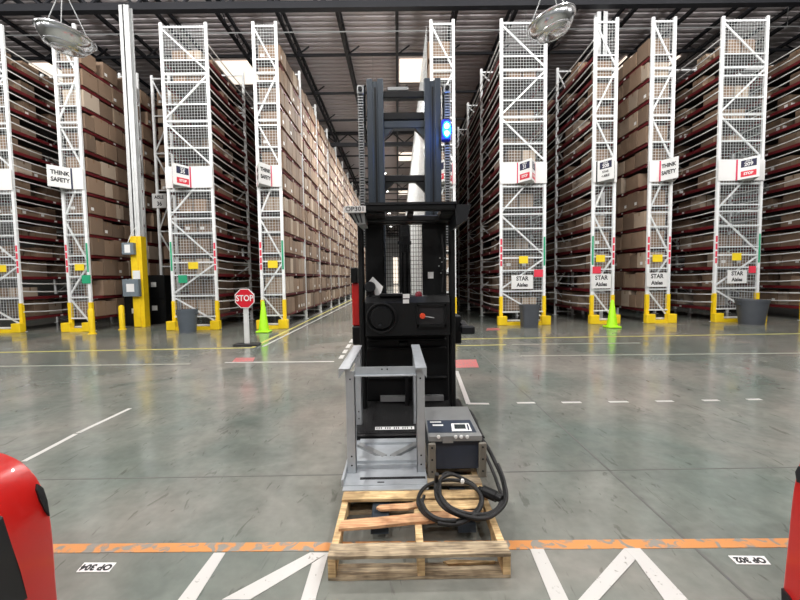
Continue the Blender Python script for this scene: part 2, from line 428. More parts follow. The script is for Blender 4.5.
# ------------------------------------------------------------------ racks
YR = 12.8; BAY = 2.95; LV = [.42+.685*k for k in range(13)]; TOP = 9.83
NODES = [9.70, 8.25, 6.77, 5.30, 3.65, 2.22, 1.12, .14]
MESH = {}
def cached(key, fn):
    """a shared mesh, in the local frame of the rack's base"""
    if key not in MESH:
        o = fn(); MESH[key] = o.data; bpy.data.objects.remove(o)
    return MESH[key]
def put(name, me, parent, loc):
    o = bpy.data.objects.new(name, me); C.objects.link(o); o.parent = parent; o.location = loc; return o
def frame(w):
    def fn():
        b = MB()
        for s in (-1, 1):
            x = s*w/2
            b.box(x-.045, x+.045, -.035, .035, 0, TOP, 'post')
            b.box(x-.10, x+.10, -.06, .06, 0, .012, 'post')
        for i, z in enumerate(NODES):
            b.box(-w/2, w/2, -.02, .02, z-.025, z+.025, 'post')
            if i < len(NODES)-1:
                z2 = NODES[i+1]; s = -1 if i % 2 == 0 else 1
                b.bar((s*(w/2-.02), 0, z-.05), (-s*(w/2-.02), 0, z2+.09), .05, .035, 'post', (0, 1, 0))
        return b.build('upright_frame')
    return cached(('frame', w), fn)
def grid(w):
    def fn():
        b = MB(); x = -w/2+.06
        while x < w/2-.05:
            b.box(x-.0033, x+.0033, -.0033, .0033, .45, TOP-.1, 'wire'); x += .092
        z = .45
        while z < TOP-.1:
            b.box(-w/2+.04, w/2-.04, -.003, .003, z-.0033, z+.0033, 'wire'); z += .092
        for z in LV: b.box(-w/2+.04, w/2-.04, -.012, .0, z-.012, z+.03, 'wire')
        return b.build('end_mesh_panel')
    return cached(('grid', w), fn)
def guard(w):
    def fn():
        b = MB()
        for s in (-1, 1):
            x = s*w/2
            b.box(x-.055, x+.055, -.05, .045, .012, .95, 'yellow')
            b.cbox(x-.15, x+.15, -.26, -.07, .0, .30, 'yellow', .015)
        b.box(-w/2+.1, w/2-.1, -.24, -.10, .0, .11, 'yellow')
        return b.build('end_guard')
    return cached(('guard', w), fn)
def beam():
    def fn():
        b = MB(); b.box(-.03, .03, 0.04, BAY-.04, -.045, .05, 'red');
        b.box(-.034, .034, BAY/2-.05, BAY/2+.05, -.03, .03, 'label')
        return b.build('shelf_beam')
    return cached('beam', fn)
def rail(nb, sag):
    def fn():
        b = MB(); pts = []
        for i in range(nb):
            for t in (0, .25, .5, .75): pts.append((0, (i+t)*BAY, -sag*4*t*(1-t)))
        pts.append((0, nb*BAY, 0)); b.tube(pts, .021, 'cable', 5)
        return b.build('guard_cable')
    return cached(('rail', nb, sag), fn)
BOXES = []
RK = {}
def rack(key, xl, xr, side, nb, rails, label, short, y0=YR, ylim=1e9, end=True, header=True, pmiss=.08):
    w = round(xr-xl, 2); cx = (xl+xr)/2
    root = thing('pallet_rack', label, 'rack', (cx, y0, 0), 'steel storage racks'); RK[key] = (root, w, cx)
    for i in range(nb+1): put('upright_frame', frame(w), root, (0, i*BAY, 0))
    if end:
        put('end_mesh_panel', grid(w), root, (0, -.045, 0)); put('end_guard', guard(w), root, (0, 0, 0))
    if header:
        b = MB(); b.box(-w/2-.045, w/2+.045, -.075, -.055, 4.63, 5.29, 'label'); o = b.build('header_panel'); o.parent = root
    fx = side*(w/2-.005)
    near = min(7, nb)
    for i in range(near):
        for z in LV: put('shelf_beam', beam(), root, (fx, i*BAY, z))
    b = MB()
    for i in range(nb):
        for z in LV:
            b.box(-fx-.03, -fx+.03, i*BAY+.04, (i+1)*BAY-.04, z-.045, z+.05, 'red')
            if i >= near: b.box(fx-.03, fx+.03, i*BAY+.04, (i+1)*BAY-.04, z-.045, z+.05, 'red')
    o = b.build('shelf_beam'); o.parent = root; o['kind'] = 'stuff'
    def dk():
        b = MB(); b.box(-w/2+.04, w/2-.04, .05, nb*BAY-.05, .03, .05, 'deck'); return b.build('shelf_deck')
    dm = cached(('deck', w, nb), dk)
    for z in LV: put('shelf_deck', dm, root, (0, 0, z))
    if rails:
        for z in LV:
            for q, sg in ((.24, .055), (.50, .035)):
                put('guard_cable', rail(nb, sg), root, (side*(w/2+.055), 0, z+q))
    # cartons
    rows = []
    if w > 1: rows = [(side, nb, 'outer'), (-side, 1, 'inner')]
    else: rows = [(0, nb, '')]
    for (s, n_, nm) in rows:
        hw = (w/2-.05) if w > 1 else w/2-.09
        for li, z in enumerate(LV):
            y = .10; idx = 0; end_y = n_*BAY-.1; rnd = random.Random(hash((key, nm, li)) & 0xffff if False else sum(map(ord, key))*131+li*17+len(nm))
            while True:
                ln = rnd.uniform(.32, .72) if key != 'D' else rnd.uniform(.26, .52)
                if y+ln > end_y: break
                if rnd.random() < pmiss: y += rnd.uniform(.2, .5); continue
                bay = int(y/BAY)
                if y+ln > (bay+1)*BAY-.06:        # do not span an upright
                    y = (bay+1)*BAY+.06; continue
                if y-bay*BAY < .05: y = bay*BAY+.06
                h = (rnd.choice((.34, .42, .5, .5, .54)) if rails else rnd.choice((.46, .5, .53, .55, .56))) + rnd.uniform(-.03, .015)
                dpt = hw*rnd.uniform(.86, .98) if w > 1 else hw*2
                if w > 1:
                    inner = .03; dpt *= .78; a, c = (inner, inner+dpt-.04) if s > 0 else (-inner-dpt+.04, -inner)
                else:
                    j = rnd.uniform(-.02, .02); a, c = -hw+j, hw+j
                    if not rails:          # cartons overhang the beam on the aisle side
                        if side > 0: c = w/2+.083+j*.5
                        else: a = -w/2-.083+j*.5
                if w > 1: a = max(a, -w/2+.05); c = min(c, w/2-.05)
                idx += 1
                BOXES.append(dict(k=key, x0=cx+a, x1=cx+c, y0=y0+y, y1=y0+y+ln, z0=z+.0505, z1=z+.0505+h, li=li, i=idx, row=nm, side=side, ylim=ylim, short=short, lab=rnd.random() < .22))
                y += ln+rnd.uniform(.012, .05)
    return root
rack('A', -13.93, -12.50, 1, 8, True, 'wide white rack at the far left edge, its red shelves crossed by white cables', 'wide rack at left edge', ylim=14.8, pmiss=.5)
rack('B', -10.88, -10.20, 1, 8, False, 'narrow white rack end between the far left rack and the yellow-based column', 'narrow rack behind leftmost safety sign', ylim=17.6)
rack('N', -9.74, -9.06, 1, 7, False, 'set-back narrow rack just behind the white and yellow column', 'set-back rack behind column', y0=15.95, ylim=23, end=False, header=False)
rack('C', -7.45, -6.02, 1, 9, True, 'wide white rack with the blue-grey trash can standing at its left foot', 'wide rack behind left can', ylim=17.2, pmiss=.5)
rack('D', -4.51, -3.79, 1, 23, False, 'narrow white rack behind the stop sign, long wall of cartons on its right', 'long rack behind stop sign', pmiss=.02)
rack('E', 1.17, 1.88, -1, 23, False, 'narrow white rack partly hidden behind the black lift truck mast', 'narrow rack behind lift truck', pmiss=.05)
rack('F', 3.42, 4.85, -1, 9, True, 'wide white rack with the middle trash can at its foot, right of the lift truck', 'wide rack behind middle can', ylim=23.6, pmiss=.5)
rack('G', 6.45, 7.14, -1, 8, True, 'narrow white rack with a lime cone at its right foot', 'narrow rack behind right cone', ylim=17.0, pmiss=.5)
rack('H', 8.30, 9.00, -1, 8, False, 'narrow white rack with tall carton stacks, right of the lime cone rack', 'narrow rack right of cone', ylim=14.9)
rack('I', 10.55, 11.98, -1, 8, True, 'wide white rack behind the round tapered trash can at the right', 'wide rack behind round can', ylim=15.0, pmiss=.5)
rack('J', 13.55, 14.98, -1, 8, True, 'rack at the far right edge, only its cabled red shelves in view', 'rack at right edge', ylim=14.6, pmiss=.5)
# E's aisle face carries white mesh sheeting
root, w, cx = RK['E']
b = MB(); x = -w/2-.14; y = .1
while y < 22*BAY: b.box(x-.003, x+.003, y-.012, y+.012, .3, TOP-.1, 'wire'); y += .16
z = .3
while z < TOP-.05: b.box(x-.003, x+.003, .05, 22*BAY, z-.012, z+.012, 'wire'); z += .14
o = b.build('side_mesh_panel'); o.parent = root; o['label'] = 'pale wire mesh along the aisle side'

# pick the 300 cartons that show largest
def area(q):
    xf = q['x1'] if q['side'] > 0 else q['x0']
    vis_side = q['y0'] < q['ylim'] and q['row'] != 'inner'
    a = 0
    P = [proj(xf, q['y0'], q['z0']), proj(xf, q['y1'], q['z0']), proj(xf, q['y0'], q['z1'])]
    if vis_side: a += abs(P[1][0]-P[0][0])*abs(P[2][1]-P[0][1])
    if q['i'] == 1:
        Q = proj(q['x0'], q['y0'], q['z0']); S = proj(q['x1'], q['y0'], q['z1']); a += abs(S[0]-Q[0])*abs(S[1]-Q[1])
    if not (-5 < P[0][0] < 805): a *= .02
    if q['k'] in ('A', 'J') and P[0][0] < 0: a = 0
    if q['k'] == 'E': a *= .15
    return a
BOXES.sort(key=area, reverse=True)
def carton(b, q, o=(0, 0, 0), detail=True):
    x0, x1, y0, y1, z0, z1 = [q[k]-d for k, d in zip(('x0', 'x1', 'y0', 'y1', 'z0', 'z1'), (o[0], o[0], o[1], o[1], o[2], o[2]))]
    b.box(x0, x1, y0, y1, z0, z1, 'box')
    if detail:
        ym = (y0+y1)/2; xm = (x0+x1)/2; e = .0015
        b.box(x0-e, x1+e, ym-.025, ym+.025, z1-.12, z1+e, 'tape'); b.box(xm-.02, xm+.02, y0-e, y0, z0, z1, 'tape')
    if q['lab']:
        s = q['side']; xf = x1 if s > 0 else x0
        b.box(min(xf, xf+s*.003), max(xf, xf+s*.003), y0+.05, y0+.17, z0+.1, z0+.2, 'label')
        if detail: b.box(x0+.06, x0+.2, y0-.003, y0, z0+.12, z0+.22, 'label')
for q in BOXES[:300]:
    b = MB(); c = ((q['x0']+q['x1'])/2, (q['y0']+q['y1'])/2, q['z0'])
    carton(b, q, c); o = b.build('cardboard_box'); o.location = c
    row = {'': '', 'outer': 'aisle-side row ', 'inner': 'far-side row '}[q['row']]
    o['label'] = '%scarton, %s from front, %s shelf up, %s' % (row, ORD[q['i']-1], ORD[q['li']], q['short'])
    o['category'] = 'cardboard box'; o['group'] = 'cardboard cartons on the racks'
b = MB()
for q in BOXES[300:]: carton(b, q, detail=False)
o = b.build('cardboard_boxes'); o['kind'] = 'stuff'; o['label'] = 'brown cardboard cartons filling the deeper and farther rack shelves'; o['category'] = 'cardboard box'

# ------------------------------------------------------------------ signs on the rack ends
def plate(b, o, xd, yd, w, h, k, t=.004, dz=0):
    m = frame_mtx(o, xd, yd)
    vs = [m @ Vector((x, y, z)) for z in (dz-t, dz) for x, y in ((-w/2, -h/2), (w/2, -h/2), (w/2, h/2), (-w/2, h/2))]
    b.add(vs, [(3, 2, 1, 0), (4, 5, 6, 7), (0, 1, 5, 4), (1, 2, 6, 5), (2, 3, 7, 6), (3, 0, 4, 7)], k)
def vsign(key, kind, label, txt=None, edge='magenta', wd=.30, dx=0):
    root, w, cx = RK[key]; cx += dx
    s = 1 if cx > 0 else -1      # apex points to the cross aisle
    r = thing('aisle_sign' if kind == 'aisle' else 'safety_sign', label, 'sign', (cx, YR-.08, 4.96), 'folded signs on the rack ends')
    for side in (-1, 1):
        a = Vector((cx+side*wd, YR-.085, 4.96)); ap = Vector((cx, YR-.60, 4.96))
        l, rr = (a, ap) if side < 0 else (ap, a)
        xd = (rr-l); L_ = xd.length; xd.normalize(); cen = (l+rr)/2
        b = MB(); m = lambda u, v, dz=.003: frame_mtx(cen+xd*u*L_+Vector((0, 0, v)), xd, (0, 0, 1))
        plate(b, cen, xd, (0, 0, 1), L_, .66, 'label')
        eu = (-.5+.04) if side < 0 else (.5-.04)
        plate(b, cen+xd*eu*L_, xd, (0, 0, 1), .045, .66, edge, .003, .003)
        def T(s_, size, u, v, k, bold=.004, sx=1):
            mm = frame_mtx(cen+xd*u*L_+Vector((0, 0, v)), xd, (0, 0, 1)); mm = mm @ Matrix.Translation((0, 0, .008)); text_mesh(s_, size, b, mm, k, bold, sx)
        if kind == 'think':
            q_ = min(1.25, L_/.58); T('THINK', .17*q_, .0, .12, 'ink', .006, .84); T('SAFETY', .17*q_, .0, -.1, 'ink', .006, .76)
        else:
            plate(b, cen+xd*.04*L_+Vector((0, 0, .15)), xd, (0, 0, 1), L_*.66, .22, 'inknavy', .002, .004)
            T('AISLE', .07, .04, .22, 'label', .001); T(txt, .15, .04, .12, 'label', .004)
            if key == 'G':
                T('STAR', .09, .04, -.06, 'ink', .002); T('< AISLE', .1, .04, -.19, 'ink', .003, .8)
            else:
                plate(b, cen+xd*.04*L_+Vector((0, 0, -.17)), xd, (0, 0, 1), L_*.66, .18, 'inkred', .002, .004)
                T('STOP', .11, .04, -.17, 'label', .004, .9)
        b.build('sign_wing', r)
vsign('B', 'think', 'THINK SAFETY sign on the narrow rack at the far left', edge='inknavy', dx=-.30, wd=.36)
vsign('D', 'think', 'THINK SAFETY sign on the narrow rack above the stop sign', dx=-.13, wd=.24)
vsign('H', 'think', 'THINK SAFETY sign on the narrow rack right of the lime cone', dx=.16, wd=.25)
vsign('C', 'aisle', 'navy and red aisle sign on the wide rack above the left trash can', '35', dx=-.22)
vsign('F', 'aisle', 'navy and red aisle sign on the wide rack above the middle trash can', '31', dx=.08)
vsign('G', 'aisle', 'white aisle sign with navy block on the rack above the right lime cone', '208', edge='ink')
vsign('I', 'aisle', 'navy and red aisle sign on the wide rack above the round trash can', '209', dx=.10)
vsign('A', 'aisle', 'aisle sign on the far left rack, cut by the photo edge', '37')
vsign('E', 'aisle', 'pink-edged aisle sign on the rack behind the lift truck mast', '33')
def flat_sign(name, px0, py0, px1, py1, k, label, cat, lines=None, group=None, yy=YR-.10):
    a = at(px0, py1, yy); c = at(px1, py0, yy); cx = (a.x+c.x)/2; cz = (a.z+c.z)/2
    b = MB(); w = c.x-a.x; h = c.z-a.z
    b.box(a.x, c.x, yy-.004, yy, a.z, c.z, k)
    if lines:
        for i, (t, sz) in enumerate(lines):
            text_mesh(t, sz*h, b, frame_mtx((cx, yy-.006, cz+h*(.24-.46*i)), (1, 0, 0), (0, 0, 1)), 'ink', .006, .9)
    return tag(b.build(name, loc=(cx, yy, cz)), label, cat, group)
for key, q, wh in (('F', (511.5, 275, 533, 289), 'wide rack above the middle trash can'), ('G', (591.5, 274, 611, 288.5), 'narrow rack behind the right lime cone'),
               ('H', (646.5, 272.5, 667.5, 287), 'narrow rack between lime cone and round can'), ('I', (727, 270, 747, 283.5), 'wide rack above the round trash can')):
    flat_sign('rack_notice', *q, 'label', 'white STAR Aisles notice on the '+wh, 'sign', [('STAR', .42), ('Aisles', .38)], 'STAR Aisles notices')
for q, wh in (((0, 265, 6, 272), 'far left rack'), ((75, 264, 84, 270.5), 'narrow rack at the far left'), ((188.5, 262, 198, 269), 'wide rack above the left can'),
              ((268, 260.5, 277.5, 268), 'narrow rack behind the left lime cone'), ((519, 256, 528, 263.5), 'wide rack above the middle can'),
              ((596, 255, 605, 262), 'narrow rack behind the right cone'), ((652.5, 254.5, 662.5, 262), 'narrow rack right of the cone'), ((732, 253, 741.5, 260.5), 'wide rack above the round can')):
    flat_sign('rack_tag', *q, 'tagy', 'small yellow tag on the mesh of the '+wh, 'tag', None, 'yellow rack tags', YR-.06)
for q, k, c, wh in (((82, 275, 90.5, 283.5), 'tagg', 'green', 'narrow rack at the far left'), ((178.5, 275, 187, 283), 'tagg', 'green', 'wide rack above the left can'),
              ((534, 269.5, 543, 277), 'tagr', 'red', 'wide rack above the middle can'), ((592.5, 266.5, 601, 273.5), 'tagr', 'red', 'narrow rack behind the right cone'), ((748.5, 266, 756, 273), 'tagr', 'red', 'wide rack above the round can')):
    flat_sign('rack_tag', *q, k, 'square %s tag on the %s' % (c, wh), 'tag', None, 'coloured rack tags', YR-.06)
flat_sign('rack_notice', 152.5, 193.5, 166, 208, 'label', 'dark navy and white notice on the set-back rack behind the column', 'sign', [('AISLE', .3), ('36', .4)], None, 15.88)
# coloured level strips on the end posts
for key, cl, cr in (('A', None, 'tagr'), ('B', 'tagr', 'tagg'), ('C', 'tagg', 'tagr'), ('D', 'tagr', 'tagg'), ('F', 'tagr', 'tagg'), ('G', 'tagg', 'tagr'), ('H', 'tagr', 'tagr'), ('I', 'tagr', 'tagg')):
    root, w, cx = RK[key]
    for s, k in ((-1, cl), (1, cr)):
        if not k: continue
        b = MB(); 
        for z in ((1.95, 2.12), (2.16, 2.35), (2.4, 2.6), (2.65, 2.85)) if k == 'tagr' else ((1.95, 2.9),):
            b.box(s*w/2-.03, s*w/2+.03, -.0405, -.0365, z[0], z[1], k)
        o = b.build('level_strip'); o.parent = root; o['label'] = ('green' if k == 'tagg' else 'red')+' strip on the post'

# ------------------------------------------------------------------ columns
def column(x, y, label, w=.2, sleeve=True, wy=.11):
    r = thing('building_column', label, 'column', (x, y, 0))
    b = MB(); b.box(x-w, x+w, y-wy, y-wy+.04, 0, 10.98, 'white'); b.box(x-w, x+w, y+wy-.04, y+wy, 0, 10.98, 'white'); b.box(x-.05, x+.05, y-wy, y+wy, 0, 10.98, 'white')
    b.box(x+w-.16, x+w-.1, y-wy-.02, y+wy, 0, 10.98, 'white')
    b.build('shaft', r)
    if sleeve:
        b = MB(); b.cbox(x-w-.03, x+w-.1, y-wy-.05, y+wy+.03, 0, 3.2, 'yellow', .02); b.box(x+w-.1, x+w+.03, y-wy-.02, y+wy+.03, 0, 3.2, 'yellow')
        b.box(x-w+.02, x+.12, y-wy-.053, y-wy-.05, 1.6, 2.0, 'label'); b.build('sleeve', r)
    return r
column(-9.17, 13.75, 'white steel column with a tall yellow lower sleeve, left of the left trash can', .165)
column(7.42, 14.35, 'white roof column behind the narrow rack with the right lime cone', .19, False)
yb = 13.59
def ebox(q, label):
    a = at(q[0], q[3], yb); c = at(q[2], q[1], yb)
    r = thing('electrical_box', label, 'electrical box', ((a.x+c.x)/2, yb, a.z))
    b = MB(); b.cbox(a.x, c.x, yb-.16, yb-.005, a.z, c.z, 'boxgrey', .012); b.build('housing', r)
    b = MB(); mx_ = (a.x+c.x)/2; mz = (a.z+c.z)/2; hw = (c.x-a.x)*.24; b.box(mx_-hw, mx_+hw, yb-.168, yb-.162, mz-.14, mz+.14, 'label'); b.build('label_plate', r)
    return r
e = ebox((125, 243, 136, 255), 'small grey electrical box high on the yellow column sleeve')
a = at(125.5, 243, yb-.1); b = MB(); b.tube([(a.x+.05, yb-.08, a.z-.02), (a.x+.2, yb-.06, a.z+.35), (a.x+.33, yb-.03, a.z+.55)], .012, 'label', 6); b.build('conduit', e)
ebox((126, 279, 141, 296.5), 'larger grey electrical box low on the yellow column sleeve')
# black cabinets behind the column
for i, (q, lab) in enumerate((((143, 275, 164, 325), 'tall black storage cabinet with two white labels behind the yellow column'), ((125.5, 281, 141, 326), 'black storage cabinet half hidden left of the yellow column'))):
    yc = 14.6-.6*i; a = at(q[0], q[3], yc); c = at(q[2], q[1], yc)
    r = thing('storage_cabinet', lab, 'cabinet', ((a.x+c.x)/2, yc, 0))
    b = MB(); b.cbox(a.x, c.x, yc, yc+.55, 0, c.z, 'black', .015); b.build('body', r)
    for j in range(2):
        zz0 = .08+j*(c.z-.08)/2; b = MB(); b.cbox(a.x+.03, c.x-.03, yc-.025, yc-.002, zz0, zz0+(c.z-.16)/2, 'black', .008); d = b.build('door', r)
        b = MB(); mx_ = (a.x+c.x)/2+.05; zc = zz0+(c.z-.1)/4; b.box(mx_-.1, mx_+.1, yc-.032, yc-.026, zc, zc+.18, 'label'); b.build('door_label', d)

# ------------------------------------------------------------------ floor things before the racks
def bollard(px, py, topy, label):
    x, y, _ = g(px, py); h = at(px, topy, y).z
    r = thing('bollard', label, 'bollard', (x, y, 0))
    b = MB(); b.lathe([(.085, 0), (.085, h-.08), (.07, h-.03), (.03, h), (0, h)], 'yellow', (x, y, 0), 16); b.build('post', r, True)
    b = MB(); b.lathe([(.12, 0), (.12, .02), (.086, .03)], 'yellow', (x, y, 0), 16); b.build('base_flange', r)
bollard(122.5, 329.5, 305, 'yellow bollard standing alone left of the column')
bollard(92.3, 334, 308, 'yellow bollard beside the foot of the narrow left rack')
def cone(px, py, topy, label):
    x, y, _ = g(px, py); y -= 0; h = at(px, topy, y).z
    r = thing('safety_cone', label, 'cone', (x, y, 0), 'lime safety cones')
    b = MB(); b.cbox(x-.2, x+.2, y-.2, y+.2, 0, .05, 'lime', .02); b.build('base', r)
    b = MB(); b.lathe([(.165, .05), (.15, .1), (.045, h-.02), (.03, h), (0, h)], 'lime', (x, y, 0), 20); b.build('cone_body', r, True)
cone(264, 332.2, 301, 'lime safety cone at the foot of the rack behind the stop sign')
cone(612, 327.5, 300, 'lime safety cone at the foot of the narrow rack right of the middle can')
def can(x, y, rt, rb, h, k, label, rect=False, rim=True):
    r = thing('trash_can', label, 'trash can', (x, y, 0))
    if rect:
        b = MB(); n = 5
        lev = [(0, .86), (.05, .88), (h-.08, .98), (h-.08, 1.04), (h, 1.05), (h, .99), (.06, .84)]
        poly = []
        for t in range(32):
            a = 2*math.pi*t/32; cc, ss = math.cos(a), math.sin(a)
            poly.append((rt*math.copysign(abs(cc)**.35, cc), rb*math.copysign(abs(ss)**.35, ss)))
        vs = [(x+px*s, y+py*s, z) for z, s in lev for px, py in poly]; fs = []
        for i in range(len(lev)-1):
            for j in range(32): fs.append((i*32+j, i*32+(j+1) % 32, (i+1)*32+(j+1) % 32, (i+1)*32+j))
        fs += [tuple(range(31, -1, -1)), tuple(range((len(lev)-1)*32, len(lev)*32))]
        b.add(vs, fs, k); b.fix = True; b.build('bin_body', r, True)
    else:
        b = MB(); b.lathe([(rb, 0), (rt*.96, h-.1), (rt*.96, h-.09), (rt, h-.09), (rt*1.02, h), (rt*.95, h), (rt*.93, h-.06), (rb*.93, .05)], k, (x, y, 0), 32); b.build('bin_body', r, True)
        for s in (-1, 1):
            b = MB(); b.cbox(x+s*rt-.03, x+s*rt+.03, y-.07, y+.07, h-.16, h-.1, k, .01); b.build('handle', r)
    b = MB(); b.lathe([(rt*.8 if not rect else min(rt, rb)*.8, h-.12), (0, h-.1)], 'black', (x, y, 0), 20); b.build('bin_liner', r)
can(-6.62, 12.05, .30, .24, .72, 'can', 'blue-grey tapered trash can before the left wide rack')
can(4.13, 12.1, .27, .25, .71, 'cang', 'squarish grey trash can before the wide rack right of the truck', rect=True)
can(11.10, 12.0, .42, .31, .77, 'cang', 'large round tapered grey trash can before the right wide rack')
# stop sign on its own stand
x, y, _ = g(247.3, 345.5); r = thing('stop_sign', 'red octagonal STOP sign on a white post with black base', 'sign', (x, y, 0))
b = MB(); b.cbox(x-.30, x+.30, y-.16, y+.16, 0, .05, 'rubber', .015); b.build('base', r)
b = MB(); b.cbox(x-.06, x+.06, y-.03, y+.03, .05, 1.03, 'white', .01); b.build('post', r)
cz = at(245.5, 298.3, y).z; b = MB(); oc = [(math.cos(R(22.5+45*i)), math.sin(R(22.5+45*i))) for i in range(8)]
b.prism([(x+.255*u, cz+.255*v) for u, v in oc], y-.06, y-.045, 'label'); b.prism([(x+.235*u, cz+.235*v) for u, v in oc], y-.063, y-.06, 'stopred')
text_mesh('STOP', .205, b, frame_mtx((x, y-.066, cz), (1, 0, 0), (0, 0, 1)), 'label', .004, .86); b.build('octagon_plate', r)
# low extra steel trim post right behind the truck (base of rack E is real geometry already)

# ------------------------------------------------------------------ hanging dome mirrors
def dome(px, py, y, tilt, az, rad, label, dp=.68):
    c = at(px, py, y)
    r = thing('dome_mirror', label, 'mirror', tuple(c), 'hanging dome mirrors')
    m = (Matrix.Rotation(az, 3, 'Z') @ Matrix.Rotation(tilt, 3, 'Y'))
    b = MB(); prof = [(rad*math.sin(t), -rad*dp*math.cos(t)) for t in [i*math.pi/2/9 for i in range(10)]]
    prof[0] = (0.0, prof[0][1]); b.lathe(prof, 'chrome', c, 36, m); b.build('mirror_dome', r, True)
    b = MB(); ring = [Vector(c)+m @ Vector((rad*1.03*math.cos(t), rad*1.03*math.sin(t), .0)) for t in [2*math.pi*i/40 for i in range(40)]]; b.tube(ring, .035, 'chrome', 8, True)
    for q_, z_ in ((.72, -.69*dp), (.45, -.89*dp)): b.tube([Vector(c)+m @ Vector((rad*q_*math.cos(t), rad*q_*math.sin(t), rad*z_)) for t in [2*math.pi*i/40 for i in range(40)]], .022, 'chrome', 8, True)
    b.build('rim', r, True)
    ap = Vector((c.x-.02, y, c.z+1.1))
    for i in range(3):
        t = 2*math.pi*i/3+.9; p = Vector(c)+m @ Vector((rad*math.cos(t), rad*math.sin(t), .03)); b = MB(); b.tube([p, ap], .011, 'grey', 6); b.build('hanging_cable', r)
    b = MB(); b.tube([ap, (ap.x, ap.y, 12.03)], .011, 'grey', 6); b.build('drop_cable', r)
dome(66, 36, 9.2, R(9), R(10), .52, 'tilted mirrored dome hanging by cables above the far left racks')
dome(551, 22, 9.2, R(-15), R(-10), .50, 'tilted mirrored dome hanging above the wide rack right of the truck')

# ------------------------------------------------------------------ high bay lamps and their lights, some added out of view
def lamp(x, y, z, P, label, down=False):
    r = thing('high_bay_lamp', label, 'lamp', (x, y, z), 'high bay lamps')
    b = MB(); b.lathe([(.05, .22), (.13, .2), (.2, .08), (.23, 0), (.2, .0)], 'grey', (x, y, z), 20); b.build('lamp_housing', r, True)
    b = MB(); b.lathe([(0, -.005), (.2, -.005), (.2, .01), (0, .012)], 'lamp', (x, y, z), 20); b.build('lamp_diffuser', r)
    b = MB(); b.tube([(x, y, z+.2), (x, y, 12.03)], .008, 'grey', 5); b.build('suspension', r)
    l = bpy.data.lights.new('bulb', 'AREA' if down else 'POINT'); l.energy = P
    if down: l.shape = 'DISK'; l.size = .44
    else: l.shadow_soft_size = .22
    l.color = (1, .985, .96)
    o = bpy.data.objects.new('bulb', l); C.objects.link(o); o.parent = r; o.location = (0, 0, -.26)
for i in range(9):
    lamp(-1.02, 18.4+6.35*i, 9.9, 540, 'high bay lamp over the main aisle, %s from the front' % ORD[i], True)
k = 0  # unseen lamps added over the cross aisle to light rack fronts and floor
for y in (7.6, 2.0, -5):
    for x in (-15.5, -8.4, -1.9, 5.0, 11.9):
        k += 1; lamp(x, y, 10.3, 860, 'high bay lamp over the cross aisle, out of view')

# ------------------------------------------------------------------ order picker truck
T = thing('order_picker_truck', 'black order picker lift truck with raised mast facing the camera', 'lift truck', (.1, 4.2, 0))
b = MB(); b.cbox(-.46, .71, 3.45, 4.45, .05, .19, 'black', .015); pf = b.build('platform', T)
b = MB(); b.box(-.44, .69, 3.47, 4.43, .19, .196, 'rubber')
for i in range(40): b.box(-.43+i*.0283, -.42+i*.0283, 3.49, 4.40, .196, .201, 'rubber')
b.build('floor_mat', pf)
a = g(375, 430, .201); c = g(414, 426.5, .201)
b = MB(); b.box(a[0], c[0], a[1], c[1], .2015, .203, 'label')
for i in range(17):
    if i % 4 != 3: xx = a[0]+.012+i*(c[0]-a[0]-.02)/17; b.box(xx, xx+.009, a[1]+.012, c[1]-.01, .203, .2036, 'ink')
b.build('warning_strip', pf)
for s, x in ((-1, -.395), (1, .585)):
    b = MB(); b.cbox(x-.028, x+.028, 4.12, 4.26, .19, 2.24, 'black', .012); b.build('guard_post', T)
# lower panel, kick plate
b = MB(); b.cbox(-.40, .58, 4.38, 4.46, .19, 1.02, 'black', .02)
for z in (.46, .80, .9): b.cbox(-.36, .54, 4.33, 4.39, z, z+.03, 'black', .01)
b.build('lower_panel', T)
b = MB(); b.box(-.22, .08, 4.30, 4.37, .215, .27, 'grey'); b.box(.22, .5, 4.30, 4.37, .215, .27, 'grey'); b.build('kick_plate', T)
b = MB(); b.box(.06, .10, 4.2, 4.34, .2, .5, 'black'); b.build('pedal_post', T)
# console
b = MB()
b.prism([(3.98, 1.02), (4.40, .94), (4.42, 1.42), (4.06, 1.42), (3.98, 1.36)], -.345, .535, 'black', axis=0)
con = b.build('console', T)
wx, wz = at(381.5, 318, 3.95).x, at(381.5, 318, 3.95).z
b = MB(); ring = [(wx+.15*math.cos(t), 3.955, wz+.15*math.sin(t)) for t in [2*math.pi*i/28 for i in range(28)]]; b.tube(ring, .012, 'black', 8, True); b.build('wheel_bezel', con, True)
sw = Matrix.Rotation(R(90), 3, 'X')
b = MB(); b.lathe([(0, .05), (.11, .05), (.125, .02), (.125, 0)], 'black', (wx, 3.975, wz), 28, sw); wh = b.build('steering_wheel', con, True)
b = MB(); q = at(380, 326, 3.91); b.lathe([(0, .035), (.018, .03), (.02, 0)], 'dark', (q.x, 3.925, q.z), 12, sw); b.build('wheel_knob', wh, True)
